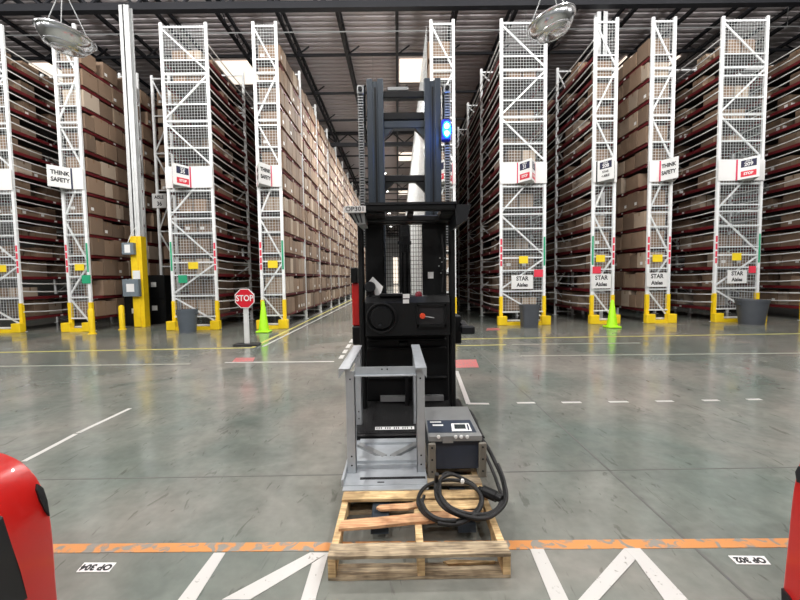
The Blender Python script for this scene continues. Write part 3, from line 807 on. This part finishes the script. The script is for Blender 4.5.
# right recess tray with frame
a = at(417, 327, 3.97); c = at(446, 304, 3.97)
b = MB(); b.box(a.x, c.x, 3.945, 3.98, a.z, a.z+.03, 'black'); b.box(a.x, c.x, 3.945, 3.98, c.z-.02, c.z, 'black'); b.box(a.x, a.x+.02, 3.945, 3.98, a.z, c.z, 'black'); b.box(c.x-.02, c.x, 3.945, 3.98, a.z, c.z, 'black')
b.box(a.x+.02, c.x-.02, 3.965, 3.985, a.z, c.z, 'ink'); b.build('storage_recess', con)
q = at(422.5, 316, 3.94); b = MB(); b.lathe([(0, .04), (.028, .035), (.03, 0)], 'orange', (q.x, 3.96, q.z), 14, sw); b.tube([(q.x, 3.93, q.z), (q.x+.12, 3.93, q.z-.02)], .006, 'grey', 5); b.build('control_knob', con, True)
q = at(419, 296, 4.02); b = MB(); b.lathe([(.035, 0), (.035, .03), (.02, .05), (0, .055)], 'darkred', (q.x, 4.1, 1.42), 14); b.build('emergency_button', con, True)
for px0, py0, px1, py1 in ((403, 294, 409.5, 298.3), (403, 299.5, 409, 303.5)):
    a = at(px0, py1, 3.955); c = at(px1, py0, 3.955); b = MB(); b.box(a.x, c.x, 3.965, 3.978, a.z, c.z, 'label'); b.build('label_sticker', con)
a = at(413, 350, 4.3); c = at(419, 345.5, 4.3); b = MB(); b.box(a.x, c.x, 4.31, 4.33, a.z, c.z, 'label'); b.build('label_sticker', T)
a = at(371, 347, 4.3); b = MB(); b.cbox(.0, .1, 4.3, 4.38, a.z, a.z+.05, 'black', .01); b.build('latch', T)
b = MB(); b.cbox(-.20, .06, 4.02, 4.12, 1.42, 1.455, 'black', .01); b.build('grab_bar', con)
# fan and paper clip
q = at(370, 287, 4.15)
b = MB(); b.lathe([(.0, .03), (.05, .03), (.06, .01), (.06, -.04), (.03, -.07)], 'dark', (q.x, 4.12, q.z), 20, sw); b.tube([(q.x, 4.15, q.z-.05), (q.x, 4.16, 1.42)], .015, 'dark', 8); fan = b.build('cab_fan', con, True)
b = MB(); b.add([(q.x-.05, 4.19, q.z+.02), (q.x+.03, 4.19, q.z+.11), (q.x+.14, 4.17, q.z+.0), (q.x+.11, 4.15, q.z-.09), (q.x+.05, 4.17, q.z-.09), (q.x+.04, 4.18, q.z+.02)], [(0, 5, 1), (5, 4, 3, 2, 1)], 'label')
b.build('paper_tag', con)
# cab back: side panels and mesh window
for x0, x1 in ((-.37, -.155), (.28, .555)):
    b = MB(); b.cbox(x0, x1, 4.40, 4.46, 1.40, 2.24, 'black', .015); b.build('cab_panel', T)
b = MB(); x = -.15
while x < .28: b.box(x-.0022, x+.0022, 4.425, 4.43, 1.42, 2.24, 'black'); x += .030
z = 1.43
while z < 2.24: b.box(-.155, .28, 4.425, 4.43, z-.0022, z+.0022, 'black'); z += .048
b.build('window_mesh', T)
a = at(428, 278.5, 4.38); c = at(433.5, 272, 4.38); b = MB(); b.box(a.x, c.x, 4.388, 4.399, a.z, c.z, 'label'); b.build('label_sticker', T)
# screws and wiring at the right panel
b = MB()
for (px, py) in ((440, 258), (442, 262), (439, 266), (444, 258), (443, 270), (441, 273)): q = at(px, py, 4.39); b.box(q.x-.008, q.x+.008, 4.39, 4.4, q.z-.008, q.z+.008, 'grey')
b.tube([(.50, 4.38, 2.1), (.52, 4.37, 1.8), (.50, 4.38, 1.45)], .01, 'rubber', 6); b.build('wiring', T)
# lift cylinder with hoses
b = MB(); b.tube([(.085, 4.72, .9), (.085, 4.72, 2.25)], .07, 'black', 16); b.tube([(.085, 4.72, 2.02), (.085, 4.72, 2.06)], .085, 'dark', 16)
for i in range(6): b.tube([(.025+.024*i, 4.63, 1.92), (.025+.024*i, 4.63, 2.02)], .008, 'dark', 6)
for i in range(3): b.tube([(.035+.05*i, 4.64, 1.2), (.035+.05*i, 4.64, 1.93)], .016, 'rubber', 8)
b.build('lift_cylinder', T, True)
# overhead guard
b = MB(); b.cbox(-.31, .57, 3.66, 3.74, 2.25, 2.32, 'black', .012); b.box(-.30, .56, 3.64, 3.66, 2.31, 2.325, 'dark')
b.cbox(-.46, -.20, 3.70, 4.46, 2.22, 2.29, 'black', .012); b.cbox(.42, .66, 3.70, 4.46, 2.22, 2.29, 'black', .012); b.cbox(-.46, .66, 4.32, 4.46, 2.22, 2.29, 'black', .012)
b.cbox(-.22, -.12, 3.74, 4.4, 2.23, 2.29, 'black', .01); b.cbox(.1, .16, 3.74, 4.4, 2.23, 2.28, 'black', .01); b.cbox(-.3, .56, 4.0, 4.08, 2.2, 2.26, 'black', .01)
gu = b.build('overhead_guard', T)
b = MB(); b.prism([(.54, 2.30), (.70, 2.30), (.66, 2.16), (.56, 2.10)], 3.66, 4.2, 'dark'); b.build('guard_wing', gu)
b = MB(); b.prism([(-.47, 2.235), (-.31, 2.235), (-.30, 2.13), (-.36, 2.12)], 3.66, 4.0, 'clear'); b.build('dome_lens', gu)
for i in range(3):
    b = MB(); b.bar((-.44+.045*i, 3.655, 2.225), (-.39+.03*i, 3.655, 2.14), .014, .01, 'dark', (0, 1, 0)); b.build('lens_rib', gu)
a = at(344.5, 212.5, 3.63); c = at(365.5, 205.8, 3.63); b = MB(); b.box(a.x, c.x, 3.63, 3.65, a.z, c.z, 'label')
text_mesh('OP301', (c.z-a.z)*1.0, b, frame_mtx(((a.x+c.x)/2, 3.628, (a.z+c.z)/2), (1, 0, 0), (0, 0, 1)), 'ink', .0006, 1.08); b.build('number_plate', gu)
# mast
for s in (-1, 1):
    cxm = .1+s*.345     # rail centre
    b = MB()
    b.cbox(cxm-s*.0-.10, cxm-.028, 4.74, 4.92, .06, 4.0, 'mast', .008); b.cbox(cxm+.028, cxm+.10, 4.74, 4.92, .06, 4.0, 'mast', .008); b.box(cxm-.03, cxm+.03, 4.757, 4.88, .06, 3.97, 'mast')
    b.box(cxm-.008, cxm+.012, 4.75, 4.757, .1, 3.9, 'black'); rl = b.build('mast_rail', T)
    b = MB(); xo = cxm+s*.12; b.cbox(min(xo, xo+s*.06), max(xo, xo+s*.06), 4.76, 4.9, 3.5, 3.93, 'black', .01); b.build('chain_bracket', rl)
    b = MB(); xh = .1+s*.515
    b.tube([(xh, 4.72, 2.0), (xh, 4.72, 3.80)], .022, 'rubber', 8)
    z = 2.0
    while z < 3.78: b.box(xh-.034, xh+.034, 4.69, 4.75, z, z+.014, 'grey'); z += .032
    b.build('hose_chain', T)
    b = MB(); b.cbox(xh-.04, xh+.04, 4.69, 4.77, 3.80, 3.90, 'grey', .01); b.lathe([(0, .02), (.025, .02), (.025, 0)], 'black', (xh, 4.69, 3.85), 14, sw); b.build('pulley_block', T)
def crossbar(z0, z1, k='black', arch=0):
    b = MB(); b.cbox(-.15, .35, 4.78, 4.88, z0, z1, k, .008)
    if arch:
        for s in (-1, 1):
            xe = .1+s*.25; b.prism([(xe, z0), (xe-s*.12, z0), (xe-s*.04, z0-arch*.6), (xe, z0-arch)], 4.79, 4.87, k)
    b.build('mast_crossbar', T)
crossbar(3.79, 3.87); crossbar(3.53, 3.62); crossbar(3.43, 3.52, 'mast', .13); crossbar(2.79, 2.87, 'black', .13); crossbar(.4, .6)
b = MB(); q = at(403, 90, 4.85); b.cbox(-.1, .16, 4.8, 4.86, 3.88, 3.93, 'grey', .01); b.build('top_pulley', T)
# blue warning lamp
q = at(447, 129, 4.62); b = MB(); b.cbox(q.x-.06, q.x+.05, 4.64, 4.72, q.z-.13, q.z+.13, 'bluespill', .02); bl = b.build('warning_light', T)  # lamp case coloured blue for the tint thrown on its surroundings
for dz, k_ in ((.045, 'cyan'), (-.045, 'cyan')):
    b = MB(); b.lathe([(0, .03), (.02, .026), (.034, 0)], k_, (q.x, 4.64, q.z+dz), 16, sw); b.build('blue_lens', bl, True)
b = MB(); ringp = [(q.x+.042*math.cos(t), 4.638, q.z+.09*math.sin(t)) for t in [2*math.pi*i/24 for i in range(24)]]; b.tube(ringp, .012, 'blue', 6, True); b.build('halo_ring', bl, True)  # glowing ring imitates the soft halo around the lenses
l = bpy.data.lights.new('blue_bulb', 'POINT'); l.energy = 9; l.color = (.05, .25, 1); l.shadow_soft_size = .04
o = bpy.data.objects.new('blue_bulb', l); C.objects.link(o); o.parent = T; o.location = Vector((q.x, 4.56, q.z))-WL[T]
# side body pieces
a = at(352.6, 326, 4.5); c = at(357.5, 283, 4.5)
b = MB(); b.cbox(a.x, c.x+.02, 4.5, 5.0, a.z, c.z, 'truckred', .012); b.build('side_cover', T)
b = MB(); b.cbox(a.x-.005, c.x, 4.46, 4.9, c.z, c.z+.18, 'black', .01); b.build('side_guard', T)
b = MB(); b.cbox(a.x, a.x+.10, 4.46, 4.9, a.z-.22, a.z, 'black', .012); b.build('side_guard', T)
a = at(456, 344, 4.45); c = at(461.5, 316, 4.45)
b = MB(); b.cbox(a.x-.02, c.x, 4.45, 4.8, a.z, c.z, 'black', .012); sd = b.build('side_guard', T)
q0 = at(461, 322, 4.5); q1 = at(468, 331, 4.35); b = MB(); b.bar(q0, q1, .07, .05, 'black'); q2 = at(471.5, 327.5, 4.3); b.cbox(q1.x-.09, q1.x+.07, q1.y-.06, q1.y+.06, q1.z-.03, q1.z+.06, 'dark', .015); b.build('side_lever', T)
b = MB(); b.cbox(-.42, .62, 5.0, 5.85, .08, 1.0, 'truckred', .04); b.build('power_unit', T)
for s in (-1, 1):
    b = MB(); b.lathe([(.06, -.06), (.15, -.06), (.16, -.04), (.16, .04), (.15, .06), (.06, .06)], 'rubber', (.1+s*.4, 5.6, .16), 24, Matrix.Rotation(R(90), 3, 'Y')); b.build('wheel', T, True)
for x in (-.135, .40):
    b = MB()
    b.prism([(2.26, .062), (2.32, .05), (3.46, .05), (3.46, .108), (2.36, .108), (2.28, .104)], x-.055, x+.055, 'mast', axis=0); b.build('fork', T)

# ------------------------------------------------------------------ pallet
PX0, PX1, PY0, PY1 = -.398, .582, 1.978, 3.20
P = thing('wooden_pallet', 'weathered wooden pallet with broken boards under the steel stand', 'pallet', (.1, 2.6, 0))
def board(x0, x1, y0, y1, z0, z1, k, par, name, jag=0, sl=0):
    b = MB(); n = 10; pts = []
    rr = random.Random(int((y0+x0)*1000))
    f0 = [(x0+(x1-x0)*i/n, y0+sl*i/n+rr.uniform(-1, 1)*.003) for i in range(n+1)]
    f1 = [(x0+(x1-x0)*i/n+((jag*rr.uniform(-1, 1)) if i in (0, n) else 0), y1+sl*i/n+rr.uniform(-1, 1)*.003) for i in range(n, -1, -1)]
    poly = f0+f1
    b.prism(poly, z0, z1, k, axis=2); return b.build(name, par)
for i, x in enumerate((PX0, .082, PX1-.04)):
    b = MB(); b.prism([(PY0, .018), (PY0, .122), (PY1, .122), (PY1, .018), (PY1-.25, .018), (PY1-.3, .055), (PY1-.48, .055), (PY1-.53, .018), (PY0+.53, .018), (PY0+.48, .055), (PY0+.3, .055), (PY0+.25, .018)], x, x+.04, 'wood', axis=0); b.build('stringer', P)
board(PX0, PX1, PY0-.005, PY0+.095, .122, .14, 'woodg', P, 'deck_board')
board(PX0-.0, PX1, 2.50, 2.60, .122, .14, 'wood', P, 'deck_board')
for y in (2.68, 2.88, 3.08): board(PX0, PX1, y, y+.12, .122, .14, 'woodg', P, 'deck_board')
for y in (PY0, 2.55, 3.10): board(PX0, PX1, y, y+.10, .0, .018, 'woodg', P, 'bottom_board')
a = g(338.5, 529, .14); c = g(483, 519, .14)
board(a[0], c[0], a[1], a[1]+.085, .122, .14, 'woodr', P, 'deck_board', .02, c[1]-a[1]+.03)['label'] = 'skewed reddish deck board'
a = g(428, 520, .14)
board(a[0]-.02, PX1-.06, 2.36, 2.475, .122, .14, 'wood', P, 'deck_board', .03)
a = g(376, 507, .15); c = g(428, 501.5, .15)
b = MB(); b.prism([(a[0], a[1]+.02), (a[0]+.03, a[1]-.005), (a[0]+.2, a[1]-.0), (c[0]-.07, c[1]-.03), (c[0]-.03, c[1]-.01), (c[0]-.04, c[1]+.02), (a[0]+.12, a[1]+.055), (a[0]+.02, a[1]+.045)], .1225, .1365, 'woodr', axis=2)
tag(b.build('wood_splinter'), 'splintered loose plank piece lying in the gap of the pallet boards', 'wood scrap')
b = MB(); q = g(443, 563, .02); b.prism([(q[0], q[1]), (q[0]+.03, q[1]-.02), (q[0]+.28, q[1]-.012), (q[0]+.29, q[1]-.002), (q[0]+.05, q[1]+.012)], .0185, .030, 'wood', axis=2)
tag(b.build('wood_splinter'), 'long thin pale splinter on the front bottom board of the pallet', 'wood scrap')
# ------------------------------------------------------------------ steel stand
S = thing('steel_stand', 'galvanised steel roller stand on the pallet in front of the truck', 'stand', (-.1, 2.9, .14))
b = MB()   # base pan
b.box(-.41, .182, 2.66, 3.42, .1405, .150, 'galv'); b.box(-.425, -.41, 2.66, 3.42, .1405, .19, 'galv'); b.box(.182, .188, 2.66, 3.42, .1405, .175, 'galv')
b.box(-.41, .182, 2.90, 2.915, .15, .175, 'galv'); b.box(-.41, .19, 2.60, 2.66, .1405, .146, 'galv')
base = b.build('base_plate', S)
b = MB(); b.box(-.30, .18, 2.735, 2.765, .1502, .1525, 'ink'); b.box(-.17, -.12, 2.69, 2.70, .1502, .1525, 'ink'); b.build('slot', base)
for a_, c_ in (((-.36, 3.30), (-.13, 3.06)), ((.14, 3.30), (-.07, 3.06))):
    b = MB(); b.bar((a_[0], a_[1], .162), (c_[0], c_[1], .162), .05, .024, 'grey'); b.build('brace_rib', base)
b = MB(); b.box(-.36, .16, 3.32, 3.40, .150, .172, 'galv'); b.box(-.36, .16, 2.98, 3.06, .150, .172, 'galv'); b.build('brace_rib', base)
def angle_leg(x, y, z0, z1, s, w=.068, d=.06):
    b = MB(); b.box(x-w/2, x+w/2, y, y+.005, z0, z1, 'galv'); xs = x+s*w/2; b.box(min(xs, xs-s*.005), max(xs, xs-s*.005), y, y+d, z0, z1, 'galv')
    for z in (z0+.06, z0+.13, z1-.06): b.lathe([(0, .002), (.007, .002), (.007, 0)], 'ink', (x, y-.0005, z), 8, sw)
    return b.build('leg', S)
angle_leg(-.368, 2.83, .151, .93, 1); angle_leg(.155, 2.83, .151, .93, -1, .064)
for x, s in ((-.398, 1), (.16, -1)): angle_leg(x, 3.66, .202, .935, s, .06)
for x in (-.405, .160):
    b = MB(); s = -1 if x < 0 else 1
    b.box(x-.04, x+.04, 2.78, 3.76, .955, .961, 'galv'); xs = x+s*.04; b.box(min(xs, xs-s*.006), max(xs, xs-s*.006), 2.79, 3.76, .935, .955, 'galv')
    b.add([(xs, 2.78, .955), (xs-s*.045, 2.78, .955), (xs, 2.78, .885), (xs, 2.785, .955), (xs-s*.045, 2.785, .955), (xs, 2.785, .885)], [(0, 1, 2), (5, 4, 3), (0, 3, 4, 1), (1, 4, 5, 2), (2, 5, 3, 0)], 'galv')
    b.box(x-.035, x+.035, 2.82, 3.72, .930, .955, 'galv')
    b.build('top_rail', S)
b = MB(); b.box(-.335, .125, 2.84, 2.847, .895, .958, 'galv'); b.box(-.335, .125, 2.80, 2.84, .895, .901, 'galv')
for x in (-.13, -.09): b.lathe([(0, .002), (.006, .002), (.006, 0)], 'ink', (x, 2.839, .94), 8, sw)
b.build('crossbar', S)
# ------------------------------------------------------------------ battery charger
K = thing('battery_charger', 'grey battery charger with display and coiled black cables on the pallet', 'charger', (.4, 3.0, .14))
b = MB(); b.cbox(.22, .60, 2.84, 3.38, .17, .435, 'dark', .01); b.box(.235, .585, 2.828, 2.84, .175, .40, 'navy'); body = b.build('cabinet', K)
b = MB(); b.prism([(2.785, .405), (2.785, .442), (3.39, .458), (3.41, .45), (3.41, .41)], .210, .605, 'grey', axis=0); lid = b.build('lid', K)
zl = lambda y: .442+(y-2.785)*.016/.605
def onlid(p4, k, dz, name, par):
    w = [g(px, py, .447) for px, py in p4]; b = MB(); n = len(w)
    b.add([(x, y, zl(y)+dz) for x, y, _ in w]+[(x, y, zl(y)+dz-.002) for x, y, _ in w], [tuple(range(n)), tuple(range(2*n-1, n-1, -1))]+[(i, i+n, (i+1) % n+n, (i+1) % n) for i in range(n)], k); b.fix = True
    return b.build(name, par)
pn = onlid([(427, 421), (470, 420.5), (476.5, 432), (428.5, 432.5)], 'navy', .0025, 'control_panel', lid)
onlid([(451, 424), (468.5, 423.8), (472, 431), (452, 431.2)], 'label', .004, 'display_bezel', lid)
onlid([(454, 425), (464.8, 424.9), (466, 429), (454.6, 429.1)], 'screen', .0055, 'display_screen', lid)
onlid([(430, 422.3), (441, 422.2), (441.3, 423), (430.2, 423.1)], 'label', .004, 'printed_line', lid)
onlid([(432.5, 425), (443, 424.9), (443.3, 426.2), (432.7, 426.3)], 'label', .004, 'printed_line', lid)
onlid([(466.5, 425), (468, 425), (469.5, 430), (468, 430)], 'inknavy', .0055, 'button_strip', lid)
for px in (438.6, 455.8, 461.3, 467.3):
    q = at(px, 437, 2.78); b = MB(); b.lathe([(0, .012), (.012, .01), (.014, 0)], 'label', (q.x, 2.784, q.z), 12, sw); b.build('button', K)
a = at(442.5, 442.5, 2.79); c = at(453, 435.5, 2.79); b = MB(); b.box(a.x, c.x, 2.778, 2.786, a.z, c.z, 'grey'); b.build('rating_plate', K)
for x in (.232, .605):
    b = MB(); b.cbox(x-.028, x+.028, 2.755, 2.785, .141, .40, 'olive', .008); b.box(x-.028, x+.028, 2.755, 3.35, .141, .150, 'olive')
    for z in (.19, .28, .37): b.lathe([(0, .002), (.008, .002), (.008, 0)], 'ink', (x, 2.7545, z), 10, sw)
    b.build('mounting_bracket', K)
# cables
def spline(pts, n=8, closed=False):
    out = []; N_ = len(pts); P_ = [Vector(p) for p in pts]
    rng = range(N_) if closed else range(N_-1)
    for i in rng:
        p0 = P_[(i-1) % N_] if closed or i > 0 else P_[i]; p1 = P_[i]; p2 = P_[(i+1) % N_]; p3 = P_[(i+2) % N_] if closed or i+2 < N_ else p2
        for k_ in range(n):
            t = k_/n; out.append(.5*((2*p1)+(-p0+p2)*t+(2*p0-5*p1+4*p2-p3)*t*t+(-p0+3*p1-3*p2+p3)*t**3))
    if not closed: out.append(P_[-1])
    return out
def cable(pp, r_, name='power_cable', par=K, k='rubber'):
    pts = [g(px, py, z) for px, py, z in pp]; b = MB(); b.tube(spline(pts), r_, k, 10); return b.build(name, par, True)
z0 = .160
cable([(442, 476, .20), (448, 473, .22), (462, 478, .2), (475, 486, z0), (481, 500, z0), (474, 513, z0), (458, 521, z0), (440, 521, z0), (425, 514, z0), (418, 502, z0), (423, 489, z0), (436, 482, .19), (452, 480, .2), (468, 483, .21), (479, 492, .2), (482, 503, .19), (474, 516, .19), (456, 524, .185), (438, 523, .185)], .0125)
cable([(437, 474, .3), (436, 484, .22), (437, 497, .2), (444, 507, .2), (458, 514.5, .2), (474, 518.5, .2), (490, 516.5, .19), (501, 507, .18), (505, 494, .18), (502, 478, .2), (496, 464, .25), (488, 448, .33), (481, 438, .38)], .0145)
cable([(479, 441, .34), (487, 458, .28), (494, 474, .22), (499, 488, .2), (502, 496, .19), (498, 508, .18), (486, 514, .18), (468, 513.5, .2), (452, 508, .22), (442, 498, .22), (438, 488, .22), (442, 478, .24), (452, 474, .26)], .012)
cable([(462, 408.5, .43), (469, 411, .42), (474, 418, .38), (478, 428, .34), (483, 438, .3)], .016)
cable([(424, 496, .17), (422, 508, .17), (432, 519, .17), (450, 524, .17), (468, 520, .17), (478, 510, .17), (483, 498, .17)], .011)
cable([(440, 483, .235), (441, 498, .22), (450, 509, .22), (466, 516, .22), (484, 518.5, .205), (498, 512, .2), (506.5, 499, .2), (504, 480, .22), (498, 464, .27)], .011)
cable([(421, 500, .2), (427, 512, .2), (440, 519.5, .2), (456, 520.5, .205)], .013)
q0 = Vector(g(479, 489, .20)); q1 = Vector(g(502, 499, .20))
b = MB(); b.tube([q0, q0.lerp(q1, .15), q0.lerp(q1, .2), q0.lerp(q1, .75), q0.lerp(q1, .8), q1], 0, 'black', 10, rs=[.02, .024, .036, .036, .028, .022]); b.build('plug_connector', K)
b = MB(); q = g(462.5, 481.5, .235); b.lathe([(0, .02), (.01, .016), (.014, 0), (.01, -.012), (0, -.014)], 'label', q, 10); b.build('cable_tie', K)

# ------------------------------------------------------------------ parked red trucks at the frame edges
def loft(b, rings, k, cap=True):
    n = len(rings[0]); vs = [p for r_ in rings for p in r_]; fs = []
    for i in range(len(rings)-1):
        for j in range(n): fs.append((i*n+j, i*n+(j+1) % n, (i+1)*n+(j+1) % n, (i+1)*n+j))
    fs += [tuple(range(n)), tuple(range((len(rings)-1)*n, len(rings)*n))]
    b.add(vs, fs, k); b.fix = True
def parked(prof, s, label, vent=True):
    """prof: (x, z) of the outer side from floor to top, at the truck's far end"""
    r = thing('red_lift_truck', label, 'lift truck', (prof[0][0]+s*.5, 1.3, 0))
    back = [(prof[-1][0]+s*1.0, prof[-1][1]+.01), (prof[-1][0]+s*1.15, prof[-1][1]-.1), (prof[0][0]+s*1.4, .02)]
    full = spline([(x, 0, z) for x, z in prof], 4); full = [(v.x, max(v.z, .02)) for v in full]+back
    rings = []
    cxx = sum(p[0] for p in full)/len(full); czz = .42
    for y_, f_ in ((1.825, .90), (1.822, .955), (1.817, .985), (1.805, 1.0), (1.5, 1.0), (1.0, 1.0), (.72, .96), (.68, .9)):
        rings.append([(x+s*(1-f_)*.35, y_, .02+(z-.02)*(1-(1-f_)*.35)) for x, z in full])
    b = MB(); loft(b, rings, 'truckred'); b.build('body_cover', r, True)
    return r
YP = 1.81
def pf(px): return [(v.x, v.z) for v in (at(x_, y_, YP) for x_, y_ in px)]
LPf = pf([(57, 603), (55, 578), (53, 548), (50, 520), (45.5, 499), (38, 481), (27, 467), (13, 457.5), (-3, 452), (-24, 450), (-60, 449)])
r = parked(LPf, -1, 'red lift truck cover parked at the lower left edge')
# black side panel, hugging the side slightly proud of it
def side_x(prof, z):
    for (xa, za), (xb, zb) in zip(prof, prof[1:]):
        if za <= z <= zb: return xa+(xb-xa)*(z-za)/(zb-za)
    return prof[-1][0]
def side_patch(prof, s, pts, k, name, par, off=.012):
    """pts: (y, z) outline on the truck side"""
    b = MB(); n = len(pts); o1 = [(side_x(prof, z)-s*off, y, z) for y, z in pts]; o2 = [(side_x(prof, z)+s*.03, y, z) for y, z in pts]
    b.add(o1+o2, [tuple(range(n)), tuple(range(2*n-1, n-1, -1))]+[(i, i+n, (i+1) % n+n, (i+1) % n) for i in range(n)], k); b.fix = True; return b.build(name, par)
def on_side(prof, px, py):
    """where the sight line meets the truck's sloping side"""
    d = ray(px, py); t = 4.5
    for _ in range(60):
        z = H+d.z*t; x = side_x(prof, max(prof[0][1], min(z, prof[-1][1]))); t += (x/d.x-t)*.5
    return (d.y*t, H+d.z*t)
side_patch(LPf, -1, [on_side(LPf, *p) for p in ((-60, 470), (0, 517), (9, 545), (18, 572), (25, 598), (12, 606), (-60, 606))], 'truckblk', 'side_panel', r, .012)
side_patch(LPf, -1, [on_side(LPf, *p) for p in ((35.5, 484), (41, 488), (45, 500), (47.5, 516), (43.5, 511), (38, 500), (34.5, 490))], 'truckblk', 'side_vent', r, .012)
RPf = pf([(782.5, 603), (785, 578), (789, 540), (792, 508), (795, 486), (799.5, 466), (805, 455), (816, 448), (835, 445), (870, 444)])
r = parked(RPf, 1, 'red lift truck cover parked at the lower right edge')
side_patch(RPf, 1, [on_side(RPf, *p) for p in ((797.5, 472), (800.5, 466), (806, 470), (806, 484), (799, 482))], 'truckblk', 'side_vent', r, .012)
side_patch(RPf, 1, [on_side(RPf, *p) for p in ((783.5, 588), (790, 596), (800, 612), (784, 604))], 'truckblk', 'bumper', r, .012)

# ------------------------------------------------------------------ world and view
w = bpy.data.worlds.new('world'); sc.world = w; w.use_nodes = True
bg = w.node_tree.nodes['Background']; bg.inputs['Color'].default_value = (.95, .97, 1, 1); bg.inputs['Strength'].default_value = .2
vs_ = sc.view_settings; vs_.view_transform = 'Standard'; vs_.look = 'None'; vs_.gamma = 1; vs_.exposure = 0; vs_.use_curve_mapping = False
sc.cycles.max_bounces = 6; sc.cycles.diffuse_bounces = 3; sc.cycles.glossy_bounces = 3; sc.cycles.transparent_max_bounces = 8
sc.cycles.sample_clamp_indirect = 4
try: sc.cycles.use_denoising = True
except Exception: pass
